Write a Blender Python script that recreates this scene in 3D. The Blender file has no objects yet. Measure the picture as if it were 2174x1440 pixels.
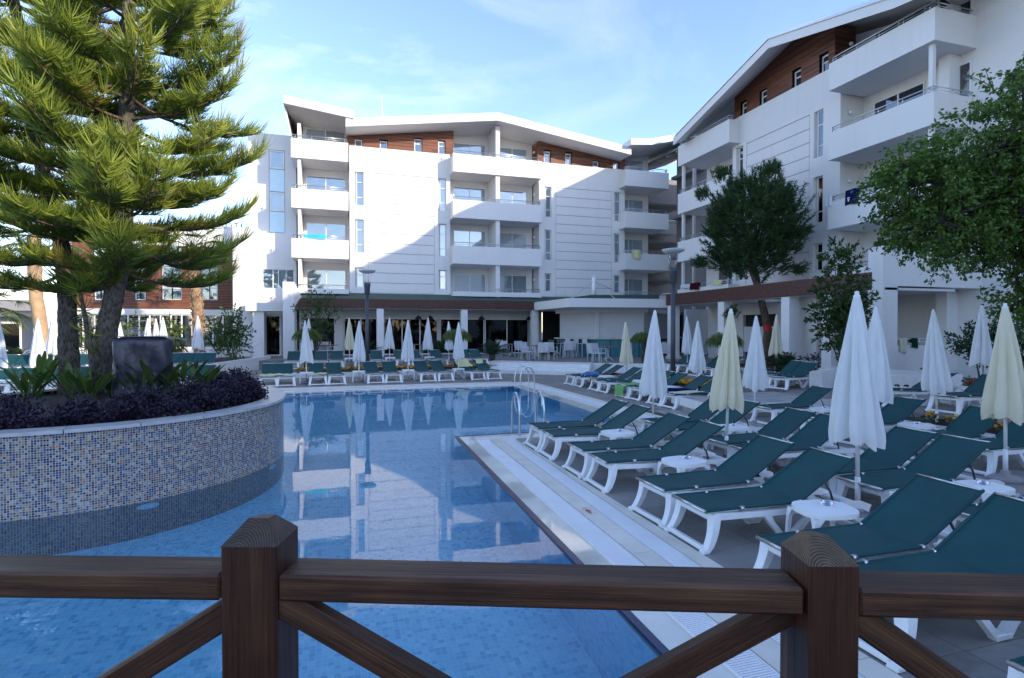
import bpy, math, random
import numpy as np
from mathutils import Vector, Matrix
R = math.radians
sc = bpy.context.scene
COL = sc.collection

# ------------------------------------------------------------------ camera, sky, sun, exposure
YAW = R(17); FPX = 1200.0; EYE = 2.0; PITCH = math.atan(18 / 1200)
cam_d = bpy.data.cameras.new('camera')
cam_d.sensor_width = 36; cam_d.lens = FPX / 2174 * 36; cam_d.clip_end = 2000; cam_d.clip_start = 0.05
cam = bpy.data.objects.new('camera', cam_d); COL.objects.link(cam); sc.camera = cam
cam.location = (0, 0, EYE); cam.rotation_euler = (R(90) - PITCH, 0, -YAW)

SUN = Vector((0.87, -1.0, 0.445)).normalized()      # direction towards the sun
SUN_EL = math.asin(SUN.z); SUN_AZ = math.atan2(SUN.x, SUN.y)
world = bpy.data.worlds.new('World'); sc.world = world; world.use_nodes = True
nt = world.node_tree; nt.nodes.clear()
wo = nt.nodes.new('ShaderNodeOutputWorld'); bg = nt.nodes.new('ShaderNodeBackground')
sky = nt.nodes.new('ShaderNodeTexSky'); sky.sky_type = 'NISHITA'; sky.sun_disc = False
sky.sun_elevation = SUN_EL; sky.sun_rotation = SUN_AZ; sky.air_density = 1.0; sky.dust_density = 0.35; sky.ozone_density = 2.0
tc = nt.nodes.new('ShaderNodeTexCoord')
mp = nt.nodes.new('ShaderNodeMapping'); mp.inputs['Rotation'].default_value = (0.3, 0.5, 0.35); mp.inputs['Scale'].default_value = (1.1, 3.2, 2.4)
n1 = nt.nodes.new('ShaderNodeTexNoise'); n1.inputs['Scale'].default_value = 2.2; n1.inputs['Detail'].default_value = 9; n1.inputs['Roughness'].default_value = .62; n1.inputs['Distortion'].default_value = .5
n2 = nt.nodes.new('ShaderNodeTexNoise'); n2.inputs['Scale'].default_value = 1.15; n2.inputs['Detail'].default_value = 3
r1 = nt.nodes.new('ShaderNodeMapRange'); r1.inputs['From Min'].default_value = .47; r1.inputs['From Max'].default_value = .80
r2 = nt.nodes.new('ShaderNodeMapRange'); r2.inputs['From Min'].default_value = .42; r2.inputs['From Max'].default_value = .66
mm = nt.nodes.new('ShaderNodeMath'); mm.operation = 'MULTIPLY'
mx = nt.nodes.new('ShaderNodeMix'); mx.data_type = 'RGBA'
mx.inputs['B'].default_value = (3.6, 3.7, 3.9, 1)
L = nt.links.new
L(tc.outputs['Generated'], mp.inputs['Vector']); L(mp.outputs[0], n1.inputs['Vector']); L(tc.outputs['Generated'], n2.inputs['Vector'])
L(n1.outputs['Fac'], r1.inputs['Value']); L(n2.outputs['Fac'], r2.inputs['Value'])
sxy = nt.nodes.new('ShaderNodeSeparateXYZ'); L(tc.outputs['Generated'], sxy.inputs[0])
r3 = nt.nodes.new('ShaderNodeMapRange'); r3.inputs['From Min'].default_value = .32; r3.inputs['From Max'].default_value = -.12; L(sxy.outputs['X'], r3.inputs['Value'])
r3.inputs['To Min'].default_value = .22
m3 = nt.nodes.new('ShaderNodeMath'); m3.operation = 'MULTIPLY'; L(r2.outputs[0], m3.inputs[0]); L(r3.outputs[0], m3.inputs[1])
L(r1.outputs[0], mm.inputs[0]); L(m3.outputs[0], mm.inputs[1])
tn = nt.nodes.new('ShaderNodeMix'); tn.data_type = 'RGBA'; tn.blend_type = 'MULTIPLY'; tn.inputs['Factor'].default_value = 1; tn.inputs['B'].default_value = (.97, .935, 1.03, 1)
L(sky.outputs[0], tn.inputs['A'])
L(mm.outputs[0], mx.inputs['Factor']); L(tn.outputs['Result'], mx.inputs['A'])
L(mx.outputs['Result'], bg.inputs['Color']); L(bg.outputs[0], wo.inputs[0])
bg.inputs['Strength'].default_value = 0.15

sun_d = bpy.data.lights.new('sun', 'SUN'); sun_d.energy = 2.0; sun_d.angle = R(0.53); sun_d.color = (1.0, .86, .68)
sun = bpy.data.objects.new('sun', sun_d); COL.objects.link(sun)
sun.rotation_euler = SUN.to_track_quat('Z', 'Y').to_euler()
sc.view_settings.view_transform = 'Standard'; sc.view_settings.look = 'None'
sc.view_settings.gamma = 1; sc.view_settings.use_curve_mapping = False
sc.view_settings.exposure = 1.53
sc.cycles.max_bounces = 8; sc.cycles.transparent_max_bounces = 12
rnd = random.Random(7); nr = np.random.default_rng(11)

# ------------------------------------------------------------------ measuring helpers (a pixel of the photograph -> a point of the place)
def _ray(px, py):
    u = (px - 1087) / FPX; v = (py - 720) / FPX
    cp, sp, s, c = math.cos(PITCH), math.sin(PITCH), math.sin(YAW), math.cos(YAW)
    f = cp - v * sp
    return f * s + u * c, f * c - u * s, -sp - v * cp
def onZ(px, py, z=0):
    d = _ray(px, py); t = (z - EYE) / d[2]; return d[0] * t, d[1] * t
def onY(px, py, Y):
    d = _ray(px, py); t = Y / d[1]; return d[0] * t, EYE + d[2] * t
def onX(px, py, X):
    d = _ray(px, py); t = X / d[0]; return d[1] * t, EYE + d[2] * t

# ------------------------------------------------------------------ mesh builder
class MB:
    def __init__(s): s.v = []; s.f = []; s.sm = []; s.mi = []; s.uv = None
    def add(s, vs, fs, smooth=False, mi=0):
        o = len(s.v); s.v += [tuple(p) for p in vs]
        for f in fs: s.f.append(tuple(i + o for i in f)); s.sm.append(smooth); s.mi.append(mi)
        return s
    def box(s, x0, y0, z0, x1, y1, z1, mi=0):
        if x0 > x1: x0, x1 = x1, x0
        if y0 > y1: y0, y1 = y1, y0
        if z0 > z1: z0, z1 = z1, z0
        return s.add([(x0,y0,z0),(x1,y0,z0),(x1,y1,z0),(x0,y1,z0),(x0,y0,z1),(x1,y0,z1),(x1,y1,z1),(x0,y1,z1)],
              [(0,3,2,1),(4,5,6,7),(0,1,5,4),(1,2,6,5),(2,3,7,6),(3,0,4,7)], mi=mi)
    def bevbox(s, x0, y0, z0, x1, y1, z1, b):
        # chamfered box (12 edges cut)
        bm_v = []
        X = (x0, x1); Y = (y0, y1); Z = (z0, z1)
        idx = {}
        for i in (0,1):
            for j in (0,1):
                for k in (0,1):
                    sx = b if i == 0 else -b; sy = b if j == 0 else -b; sz = b if k == 0 else -b
                    idx[(i,j,k,'x')] = len(bm_v); bm_v.append((X[i], Y[j]+sy, Z[k]+sz))
                    idx[(i,j,k,'y')] = len(bm_v); bm_v.append((X[i]+sx, Y[j], Z[k]+sz))
                    idx[(i,j,k,'z')] = len(bm_v); bm_v.append((X[i]+sx, Y[j]+sy, Z[k]))
        F = []
        q = [(0,0),(1,0),(1,1),(0,1)]
        for i in (0,1):
            f = [idx[(i,a,c,'x')] for a, c in q]; F.append(f if i else f[::-1])
            f = [idx[(a,i,c,'y')] for a, c in q]; F.append(f[::-1] if i else f)
            f = [idx[(a,c,i,'z')] for a, c in q]; F.append(f if i else f[::-1])
        for a in (0,1):
            for c in (0,1):
                F.append([idx[(a,c,0,'x')], idx[(a,c,1,'x')], idx[(a,c,1,'y')], idx[(a,c,0,'y')]])
                F.append([idx[(a,0,c,'x')], idx[(a,1,c,'x')], idx[(a,1,c,'z')], idx[(a,0,c,'z')]])
                F.append([idx[(0,a,c,'y')], idx[(1,a,c,'y')], idx[(1,a,c,'z')], idx[(0,a,c,'z')]])
        for k in list(set((i,j,k) for i,j,k,_ in idx)): F.append([idx[k+('x',)], idx[k+('y',)], idx[k+('z',)]])
        return s.add(bm_v, F)
    def prism(s, poly, z0, z1, mi=0):
        n = len(poly)
        a = sum(poly[i][0]*poly[(i+1)%n][1]-poly[(i+1)%n][0]*poly[i][1] for i in range(n))
        if a < 0: poly = poly[::-1]
        vs = [(p[0], p[1], z0) for p in poly] + [(p[0], p[1], z1) for p in poly]
        fs = [tuple(range(n-1,-1,-1)), tuple(range(n, 2*n))] + [(i, (i+1)%n, n+(i+1)%n, n+i) for i in range(n)]
        return s.add(vs, fs, mi=mi)
    def prism_y(s, poly, y0, y1):     # polygon in xz, extruded along y
        n = len(poly)
        vs = [(p[0], y0, p[1]) for p in poly] + [(p[0], y1, p[1]) for p in poly]
        return s.add(vs, [tuple(range(n)), tuple(range(2*n-1, n-1, -1))] + [(i, n+i, n+(i+1)%n, (i+1)%n) for i in range(n)])
    def tube(s, pts, r, n=6, cap=True, smooth=True):
        pts = [Vector(p) for p in pts]; rs = r if isinstance(r, (list, tuple)) else [r]*len(pts)
        vs = []; m = len(pts); up0 = None
        for i, p in enumerate(pts):
            d = (pts[min(i+1, m-1)] - pts[max(i-1, 0)])
            d = d.normalized() if d.length > 1e-9 else Vector((0,0,1))
            ref = up0 if up0 is not None else (Vector((0,0,1)) if abs(d.z) < .9 else Vector((1,0,0)))
            a = d.cross(ref)
            if a.length < 1e-6: a = d.cross(Vector((1,.3,0)))
            a.normalize(); b = a.cross(d).normalized(); up0 = b
            for k in range(n):
                t = 2*math.pi*k/n; vs.append(p + a*(math.cos(t)*rs[i]) + b*(math.sin(t)*rs[i]))
        fs = [(i*n+k, (i+1)*n+k, (i+1)*n+(k+1)%n, i*n+(k+1)%n) for i in range(m-1) for k in range(n)]
        s.add(vs, fs, smooth)
        if cap:
            o = len(s.v) - len(vs)
            s.f.append(tuple(o+k for k in range(n))); s.sm.append(False); s.mi.append(0)
            s.f.append(tuple(o+(m-1)*n+k for k in range(n-1,-1,-1))); s.sm.append(False); s.mi.append(0)
        return s
    def lathe(s, prof, n=16, cx=0, cy=0, smooth=True):
        vs = []
        for r, z in prof:
            for k in range(n):
                t = 2*math.pi*k/n; vs.append((cx+r*math.cos(t), cy+r*math.sin(t), z))
        m = len(prof)
        return s.add(vs, [(i*n+k, i*n+(k+1)%n, (i+1)*n+(k+1)%n, (i+1)*n+k) for i in range(m-1) for k in range(n)], smooth)
    def bar(s, p0, p1, w, h, up=(0,0,1)):
        p0 = Vector(p0); p1 = Vector(p1); d = (p1-p0).normalized(); a = d.cross(Vector(up))
        if a.length < 1e-5: a = d.cross(Vector((0,1,0)))
        a.normalize(); b = a.cross(d)
        vs = [p + a*(w/2*i) + b*(h/2*j) for p in (p0, p1) for i, j in ((-1,-1),(1,-1),(1,1),(-1,1))]
        return s.add(vs, [(0,1,2,3),(7,6,5,4),(0,4,5,1),(1,5,6,2),(2,6,7,3),(3,7,4,0)])
    def ribbon_y(s, pts, ws, y0, y1):   # bent bar in the xz plane with width ws, extruded along y
        n = len(pts); Lp = []; Rp = []
        for i, p in enumerate(pts):
            a = pts[max(i-1,0)]; b = pts[min(i+1,n-1)]
            dx, dz = b[0]-a[0], b[1]-a[1]; l = math.hypot(dx, dz); nx, nz = -dz/l, dx/l
            w = ws[i] if isinstance(ws, (list, tuple)) else ws
            Lp.append((p[0]+nx*w/2, p[1]+nz*w/2)); Rp.append((p[0]-nx*w/2, p[1]-nz*w/2))
        vs = [(q[0], y, q[1]) for y in (y0, y1) for q in Lp+Rp]
        N = 2*n; fs = []
        for i in range(n-1):
            fs += [(i, i+1, n+i+1, n+i), (N+i, N+n+i, N+n+i+1, N+i+1), (i, N+i, N+i+1, i+1), (n+i, n+i+1, N+n+i+1, N+n+i)]
        fs += [(0, n, N+n, N), (n-1, N+n-1, N+2*n-1, 2*n-1)]
        return s.add(vs, fs)
    def sheet(s, fn, nu, nv, smooth=True, mi=0):
        vs = [fn(i/nu, j/nv) for i in range(nu+1) for j in range(nv+1)]; w = nv+1
        return s.add(vs, [(i*w+j, (i+1)*w+j, (i+1)*w+j+1, i*w+j+1) for i in range(nu) for j in range(nv)], smooth, mi)
    def mesh(s, name):
        me = bpy.data.meshes.new(name); me.from_pydata(s.v, [], s.f)
        me.polygons.foreach_set('use_smooth', s.sm); me.polygons.foreach_set('material_index', s.mi)
        if s.uv:
            ul = me.uv_layers.new(name='UVMap')
            li = np.zeros(len(me.loops), dtype=np.int32); me.loops.foreach_get('vertex_index', li)
            ul.data.foreach_set('uv', np.array(s.uv, dtype=np.float32)[li].ravel())
        return me
def link(name, me, mats, parent=None, loc=None, rot=None):
    if not isinstance(mats, (list, tuple)): mats = [mats]
    for m in mats: me.materials.append(m)
    o = bpy.data.objects.new(name, me); COL.objects.link(o); o.parent = parent
    if loc: o.location = loc
    if rot is not None: o.rotation_euler = rot if isinstance(rot, tuple) else (0, 0, rot)
    return o
def obj(name, mb, mats, parent=None, loc=None, rot=None): return link(name, mb.mesh(name), mats, parent, loc, rot)
def inst(name, src, parent=None, loc=None, rot=None):
    o = bpy.data.objects.new(name, src.data); COL.objects.link(o); o.parent = parent
    if loc: o.location = loc
    if rot is not None: o.rotation_euler = rot if isinstance(rot, tuple) else (0, 0, rot)
    return o
def tag(o, label=None, cat=None, group=None, kind=None):
    if label: o['label'] = label
    if cat: o['category'] = cat
    if group: o['group'] = group
    if kind: o['kind'] = kind
    return o
def thing(name, label, cat, loc=(0,0,0), rot=0, group=None):
    o = bpy.data.objects.new(name, None); COL.objects.link(o); o.empty_display_size = .1
    o.location = loc; o.rotation_euler = rot if isinstance(rot, tuple) else (0,0,rot)
    return tag(o, label, cat, group)
def copy_tree(o, loc, rot, label, group=None, scale=None):
    r = o.copy(); COL.objects.link(r); r.location = loc; r.rotation_euler = rot if isinstance(rot, tuple) else (0,0,rot)
    r['label'] = label
    if group: r['group'] = group
    if scale: r.scale = scale
    for ch in list(o.children):
        c = ch.copy(); COL.objects.link(c); c.parent = r
        for gch in list(ch.children):
            d = gch.copy(); COL.objects.link(d); d.parent = c
    return r
def arr_mesh(name, V, F, smooth=False, col=None, mi=None):
    V = np.asarray(V, dtype=np.float32); F = np.asarray(F, dtype=np.int32)
    me = bpy.data.meshes.new(name); nf, k = F.shape
    me.vertices.add(len(V)); me.vertices.foreach_set('co', V.ravel())
    me.loops.add(nf*k); me.loops.foreach_set('vertex_index', F.ravel())
    me.polygons.add(nf); me.polygons.foreach_set('loop_start', np.arange(0, nf*k, k, dtype=np.int32))
    if smooth: me.polygons.foreach_set('use_smooth', np.ones(nf, dtype=bool))
    if mi is not None: me.polygons.foreach_set('material_index', np.asarray(mi, dtype=np.int32))
    me.update(calc_edges=True)
    if col is not None:
        a = me.color_attributes.new('tone', 'FLOAT_COLOR', 'POINT')
        c = np.ones((len(V), 4), dtype=np.float32); c[:, :3] = np.asarray(col)[:, None]; a.data.foreach_set('color', c.ravel())
    return me

# ------------------------------------------------------------------ materials
class NT:
    def __init__(s, name):
        s.m = bpy.data.materials.new(name); s.m.use_nodes = True; s.t = s.m.node_tree
        s.b = s.t.nodes['Principled BSDF']; s.o = s.t.nodes['Material Output']
    def n(s, typ, **k):
        x = s.t.nodes.new('ShaderNode'+typ)
        for a, v in k.items():
            if a[0] == '_': setattr(x, a[1:], v)
            else: x.inputs[a.replace('9', ' ')].default_value = v
        return x
    def l(s, a, b): s.t.links.new(a, b)
    def coord(s, kind='Object', scale=(1,1,1)):
        t = s.n('TexCoord') if kind != 'World' else s.n('NewGeometry')
        m = s.n('Mapping'); m.inputs['Scale'].default_value = scale
        s.l(t.outputs['Position' if kind == 'World' else kind], m.inputs['Vector']); return m.outputs[0]
    def noise(s, v, scale, detail=4, rough=.55, dist=0):
        x = s.n('TexNoise', Scale=scale, Detail=detail, Roughness=rough, Distortion=dist); s.l(v, x.inputs['Vector']); return x.outputs['Fac']
    def ramp(s, f, stops):
        x = s.n('ValToRGB'); e = x.color_ramp.elements
        e[0].position, e[0].color = stops[0][0], (*stops[0][1], 1); e[1].position, e[1].color = stops[-1][0], (*stops[-1][1], 1)
        for p, c in stops[1:-1]: q = e.new(p); q.color = (*c, 1)
        s.l(f, x.inputs['Fac']); return x.outputs['Color']
    def math(s, op, a, b=None, c=None):
        x = s.n('Math', _operation=op)
        for i, v in enumerate((a, b, c)):
            if v is None: continue
            if isinstance(v, (int, float)): x.inputs[i].default_value = v
            else: s.l(v, x.inputs[i])
        return x.outputs[0]
    def mix(s, f, a, b, mode='MIX'):
        x = s.n('Mix', _data_type='RGBA', _blend_type=mode)
        for i, v in (('Factor', f), ('A', a), ('B', b)):
            if isinstance(v, (int, float)): x.inputs[i].default_value = v
            elif isinstance(v, tuple): x.inputs[i].default_value = (*v, 1)
            else: s.l(v, x.inputs[i])
        return x.outputs['Result']
    def bump(s, h, strength=.3, dist=.01):
        x = s.n('Bump', Strength=strength, Distance=dist); s.l(h, x.inputs['Height']); s.l(x.outputs[0], s.b.inputs['Normal']); return x
    def set(s, **k):
        for a, v in k.items():
            a = a.replace('_', ' ')
            if isinstance(v, tuple) and len(v) == 3: v = (*v, 1)
            if hasattr(v, 'is_output'): s.l(v, s.b.inputs[a])
            else: s.b.inputs[a].default_value = v
        return s
def basic(name, col, rough=.6, var=.12, scale=3, bump=0, metal=0, spec=.5, coord='Object', bscale=60):
    m = NT(name); v = m.coord(coord); f = m.noise(v, scale, 5)
    lo = tuple(c*(1-var) for c in col); hi = tuple(min(1, c*(1+var)) for c in col)
    m.set(Base_Color=m.ramp(f, [(.3, lo), (.7, hi)]), Roughness=rough, Metallic=metal, Specular_IOR_Level=spec)
    if bump: m.bump(m.noise(v, bscale, 4), bump, .01)
    return m.m
M = {}
def plaster(name, col):
    m = NT(name); v = m.coord('World'); f = m.noise(v, .35, 5, .6)
    vs = m.coord('World', (3, 3, .25)); streak = m.noise(vs, 1.2, 6, .7)
    c = m.ramp(f, [(.3, tuple(x*.95 for x in col)), (.7, col)])
    c = m.mix(m.math('MULTIPLY', m.ramp(streak, [(.52, (0,0,0)), (.8, (1,1,1))]), .26), c, tuple(x*.72 for x in col))
    m.set(Base_Color=c, Roughness=.85, Specular_IOR_Level=.25); m.bump(m.noise(v, 90, 3), .12, .004); return m.m
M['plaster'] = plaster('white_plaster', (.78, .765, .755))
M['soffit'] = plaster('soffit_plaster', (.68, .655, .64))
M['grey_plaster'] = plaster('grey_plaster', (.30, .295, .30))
def wood_clad():
    m = NT('wood_cladding'); g = m.n('NewGeometry'); sx = m.n('SeparateXYZ'); m.l(g.outputs['Position'], sx.inputs[0])
    row = m.math('FLOOR', m.math('DIVIDE', sx.outputs['Z'], .1))
    wn = m.n('TexWhiteNoise', _noise_dimensions='2D'); cb = m.n('CombineXYZ')
    seg = m.math('FLOOR', m.math('ADD', m.math('DIVIDE', m.math('ADD', sx.outputs['X'], sx.outputs['Y']), 2.4), m.math('MULTIPLY', row, .37)))
    m.l(row, cb.inputs[0]); m.l(seg, cb.inputs[1]); m.l(cb.outputs[0], wn.inputs['Vector'])
    v = m.coord('World', (1.2, 1.2, 26)); gr = m.noise(v, 3, 6, .6)
    c = m.ramp(m.math('ADD', m.math('MULTIPLY', wn.outputs['Value'], .55), m.math('MULTIPLY', gr, .45)), [(.2, (.10, .030, .015)), (.5, (.17, .056, .028)), (.8, (.235, .088, .046))])
    m.set(Base_Color=c, Roughness=.55); return m.m
M['clad'] = wood_clad()
M['clad_dark'] = basic('dark_stained_fascia', (.075, .024, .018), .5, .4, 6)
M['white_frame'] = basic('white_window_frame', (.78, .78, .77), .35, .03)
M['rail'] = basic('brushed_steel', (.62, .63, .65), .28, .06, metal=1.0)
M['white_plastic'] = basic('white_plastic', (.84, .85, .86), .38, .05, 4, .05)
def glass(name, tint, refl=.9, add=.10):
    m = NT(name); t = m.t
    tr = m.n('BsdfTransparent'); tr.inputs[0].default_value = (*tint, 1); gl = m.n('BsdfGlossy', Roughness=.02); gl.inputs[0].default_value = (.95,.97,1,1)
    fr = m.n('Fresnel', IOR=1.6); mx = m.n('MixShader')
    v = m.coord('World'); bp = m.n('Bump', Strength=.06, Distance=.03); m.l(m.noise(v, 1.3, 2), bp.inputs['Height'])
    m.l(bp.outputs[0], gl.inputs['Normal'])
    f = m.math('ADD', m.math('MULTIPLY', fr.outputs[0], refl), add)
    m.l(f, mx.inputs[0]); m.l(tr.outputs[0], mx.inputs[1]); m.l(gl.outputs[0], mx.inputs[2]); m.l(mx.outputs[0], m.o.inputs['Surface'])
    return m.m
M['glass'] = glass('window_glass', (.84, .89, .92))
M['dark_glass'] = glass('restaurant_glass', (.30, .32, .34), .5, .0)
def curtain_mat():
    m = NT('curtain_cloth'); v = m.coord('Object', (9, 9, .4)); f = m.noise(v, 3, 3)
    m.set(Base_Color=m.ramp(f, [(.3, (.50,.52,.54)), (.7, (.78,.80,.81))]), Roughness=.9); return m.m
M['curtain'] = curtain_mat()
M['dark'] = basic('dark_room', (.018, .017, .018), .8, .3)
M['blue_panel'] = basic('pale_blue_panel', (.62, .82, .92), .3, .03)
M['green_roof'] = basic('green_roof_sheet', (.022, .062, .045), .6, .25, 2, .3)
def decktile():
    m = NT('grey_stone_tile'); v = m.coord('World'); oi = m.n('ObjectInfo')
    f = m.noise(v, 1.6, 8, .65); f2 = m.noise(v, 14, 5, .6)
    c = m.ramp(m.math('ADD', m.math('MULTIPLY', f, .7), m.math('MULTIPLY', f2, .3)), [(.34, (.15,.142,.138)), (.5, (.235,.222,.215)), (.66, (.315,.30,.288))])
    c = m.mix(m.math('MULTIPLY', oi.outputs['Random'], .55), c, (.31, .295, .28))
    vd = m.coord('World', (1,1,1)); c = m.mix(m.ramp(m.noise(vd, .9, 6, .7, .8), [(.56, (0,0,0)), (.68, (.5,)*3)]), c, (.10,.095,.092))
    m.set(Base_Color=c, Roughness=m.ramp(f, [(.4, (.28,)*3), (.62, (.55,)*3)]), Specular_IOR_Level=.4); m.bump(f2, .12, .004); return m.m
M['decktile'] = decktile()
def farpave(name, c1, c2, w=.6, j=.012):
    m = NT(name); v = m.coord('World'); br = m.n('TexBrick', Scale=1.0, Mortar9Size=j, Brick9Width=w, Row9Height=w, Mortar9Smooth=.2)
    br.offset = 0; m.l(v, br.inputs['Vector']); br.inputs['Color1'].default_value = (*c1,1); br.inputs['Color2'].default_value = (*c2,1); br.inputs['Mortar'].default_value = (*[x*.45 for x in c1],1)
    f = m.noise(v, 2.2, 7, .65)
    m.set(Base_Color=m.mix(.75, br.outputs['Color'], m.ramp(f, [(.3,(.45,)*3),(.7,(1,1,1))]), 'MULTIPLY'), Roughness=.6); m.bump(m.noise(v, 30, 4), .1, .003); return m.m
M['pave'] = farpave('grey_paving', (.24,.225,.215), (.30,.285,.27))
M['light_pave'] = farpave('light_paving', (.42,.41,.41), (.48,.47,.46))
M['coping'] = basic('cream_stone', (.70, .66, .58), .45, .12, 2.5, .1)
M['wet_stone'] = basic('wet_cream_stone', (.66, .63, .55), .04, .12, 2.5, 0, spec=1.0)
M['rim_stone'] = basic('grey_marble_rim', (.50, .50, .50), .3, .14, 7, .08)
M['white_stone'] = basic('white_marble', (.76, .75, .74), .35, .07, 5, .05)
M['grate'] = basic('white_grating', (.84, .85, .87), .4, .04)
M['navy'] = basic('navy_tile', (.012, .012, .06), .25, .3)
def pooltile(name, bottom):
    m = NT(name); g = m.n('NewGeometry'); sx = m.n('SeparateXYZ'); m.l(g.outputs['Position'], sx.inputs[0])
    s = .05
    def q(o, off=0): return m.math('FLOOR', m.math('DIVIDE', o, s))
    a = sx.outputs['X']; b = sx.outputs['Y'] if bottom else sx.outputs['Z']
    if not bottom: a = m.math('ADD', sx.outputs['X'], sx.outputs['Y'])
    cb = m.n('CombineXYZ'); m.l(q(a), cb.inputs[0]); m.l(q(b), cb.inputs[1])
    wn = m.n('TexWhiteNoise', _noise_dimensions='2D'); m.l(cb.outputs[0], wn.inputs['Vector'])
    c = m.ramp(wn.outputs['Value'], [(.0, (.28,.64,.90)), (.60, (.36,.73,.95)), (.78, (.43,.79,.97)), (.80, (.20,.51,.80)), (1, (.26,.58,.85))])
    fa = m.math('FRACT', m.math('DIVIDE', a, s)); fb = m.math('FRACT', m.math('DIVIDE', b, s))
    gr = m.math('MAXIMUM', m.math('LESS_THAN', fa, .07), m.math('LESS_THAN', fb, .07))
    c = m.mix(gr, c, (.54,.82,.95))
    v = m.coord('World'); c = m.mix(.35, c, m.ramp(m.noise(v, .8, 4), [(.3,(.72,)*3),(.7,(1,1,1))]), 'MULTIPLY')
    m.set(Base_Color=c, Roughness=.4); return m.m
M['pool_floor'] = pooltile('pool_floor_tile', True); M['pool_wall'] = pooltile('pool_wall_tile', False)
def mosaic():
    m = NT('glass_mosaic'); t = m.n('UVMap'); sx = m.n('SeparateXYZ'); m.l(t.outputs[0], sx.inputs[0]); s = .0262
    a = m.math('DIVIDE', sx.outputs['X'], s); b = m.math('DIVIDE', sx.outputs['Y'], s)
    cb = m.n('CombineXYZ'); m.l(m.math('FLOOR', a), cb.inputs[0]); m.l(m.math('FLOOR', b), cb.inputs[1])
    wn = m.n('TexWhiteNoise', _noise_dimensions='2D'); m.l(cb.outputs[0], wn.inputs['Vector'])
    x = m.n('ValToRGB'); x.color_ramp.interpolation = 'CONSTANT'; e = x.color_ramp.elements
    cols = [(0,(.008,.018,.075)),(.19,(.02,.055,.18)),(.34,(.06,.10,.15)),(.46,(.22,.14,.085)),(.60,(.33,.24,.165)),(.72,(.22,.24,.24)),(.86,(.38,.36,.32)),(.96,(.22,.09,.045))]
    e[0].position, e[0].color = 0, (*cols[0][1],1); e[1].position, e[1].color = cols[-1][0], (*cols[-1][1],1)
    for p, c in cols[1:-1]: k = e.new(p); k.color = (*c,1)
    m.l(wn.outputs['Value'], x.inputs['Fac'])
    gr = m.math('MAXIMUM', m.math('LESS_THAN', m.math('FRACT', a), .17), m.math('LESS_THAN', m.math('FRACT', b), .17))
    c = m.mix(gr, x.outputs['Color'], (.52,.48,.43))
    m.set(Base_Color=c, Roughness=m.mix(gr, (.15,)*3, (.8,)*3)); m.bump(m.math('SUBTRACT', 1, gr), .25, .002); return m.m
M['mosaic'] = mosaic()
def water():
    m = NT('pool_water'); tr = m.n('BsdfRefraction', IOR=1.33, Roughness=0); tr.inputs[0].default_value = (.86,.975,.985,1)
    gl = m.n('BsdfGlossy', Roughness=.012); gl.inputs[0].default_value = (1,1,1,1)
    fr = m.n('Fresnel', IOR=1.33); mx = m.n('MixShader')
    v = m.coord('World', (1, .55, 1)); h = m.math('ADD', m.noise(v, 2.2, 3, .5), m.math('MULTIPLY', m.noise(v, 9, 2), .18))
    bp = m.n('Bump', Strength=.07, Distance=.010); m.l(bp.outputs[0], tr.inputs['Normal']); m.l(h, bp.inputs['Height']); m.l(bp.outputs[0], gl.inputs['Normal']); m.l(bp.outputs[0], fr.inputs['Normal'])
    m.l(m.math('MINIMUM', m.math('ADD', m.math('MULTIPLY', fr.outputs[0], .90), .0), 1.0), mx.inputs[0])
    m.l(tr.outputs[0], mx.inputs[1]); m.l(gl.outputs[0], mx.inputs[2]); m.l(mx.outputs[0], m.o.inputs['Surface']); return m.m
M['water'] = water()
def fence_wood(name, lo, hi, axis, endgrain=False):
    m = NT(name)
    if endgrain:
        v = m.coord('Object'); w = m.n('TexWave', Scale=62, Distortion=1.1, Detail=2); w.wave_type = 'RINGS'; w.rings_direction = 'Z'
        mp_ = m.n('Mapping'); mp_.inputs['Location'].default_value = (-.035, .015, 0); m.l(v, mp_.inputs[0]); m.l(mp_.outputs[0], w.inputs['Vector'])
        f = m.math('ADD', m.math('MULTIPLY', w.outputs['Fac'], .38), m.math('MULTIPLY', m.noise(v, 38, 5, .7), .62))
    else:
        sc_ = [130, 130, 130]; sc_[axis] = 3.2
        v = m.coord('Object', tuple(sc_)); f = m.noise(v, 1.0, 8, .68, .6)
    c = m.ramp(f, [(.3, lo), (.52, tuple((a+b)/2 for a, b in zip(lo, hi))), (.72, hi)])
    v2 = m.coord('Object'); c = m.mix(.7, c, m.ramp(m.noise(v2, 6, 6, .65), [(.32, (.42,.40,.40)), (.68, (1,1,1))]), 'MULTIPLY')
    big = [9,9,9]; big[axis] = .7; c = m.mix(m.ramp(m.noise(m.coord('Object', tuple(big)), 2.2, 3), [(.55, (0,0,0)), (.72, (.55,)*3)]), c, (.16,.085,.042))
    vk = m.n('TexVoronoi', Scale=3.1); kk = [1,1,1]; kk[axis] = .55; m.l(m.coord('Object', tuple(x*2.2 for x in kk)), vk.inputs['Vector']); c = m.mix(m.ramp(vk.outputs['Distance'], [(.03, (.8,)*3), (.09, (0,0,0))]), c, (.010,.005,.004))
    m.set(Base_Color=c, Roughness=m.ramp(f, [(.3,(.55,)*3),(.7,(.38,)*3)]), Specular_IOR_Level=.35); m.bump(f, .6, .004); return m.m
M['fw_x'] = fence_wood('stained_pine_rail', (.018,.0075,.005), (.125,.050,.022), 0)
M['fw_z'] = fence_wood('stained_pine_post', (.016,.0065,.0045), (.115,.040,.017), 2)
M['fw_top'] = fence_wood('end_grain_dark', (.04,.026,.018), (.13,.092,.065), 0, True)
M['fw_top2'] = fence_wood('end_grain_pale', (.055,.034,.018), (.21,.145,.085), 0, True)
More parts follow.
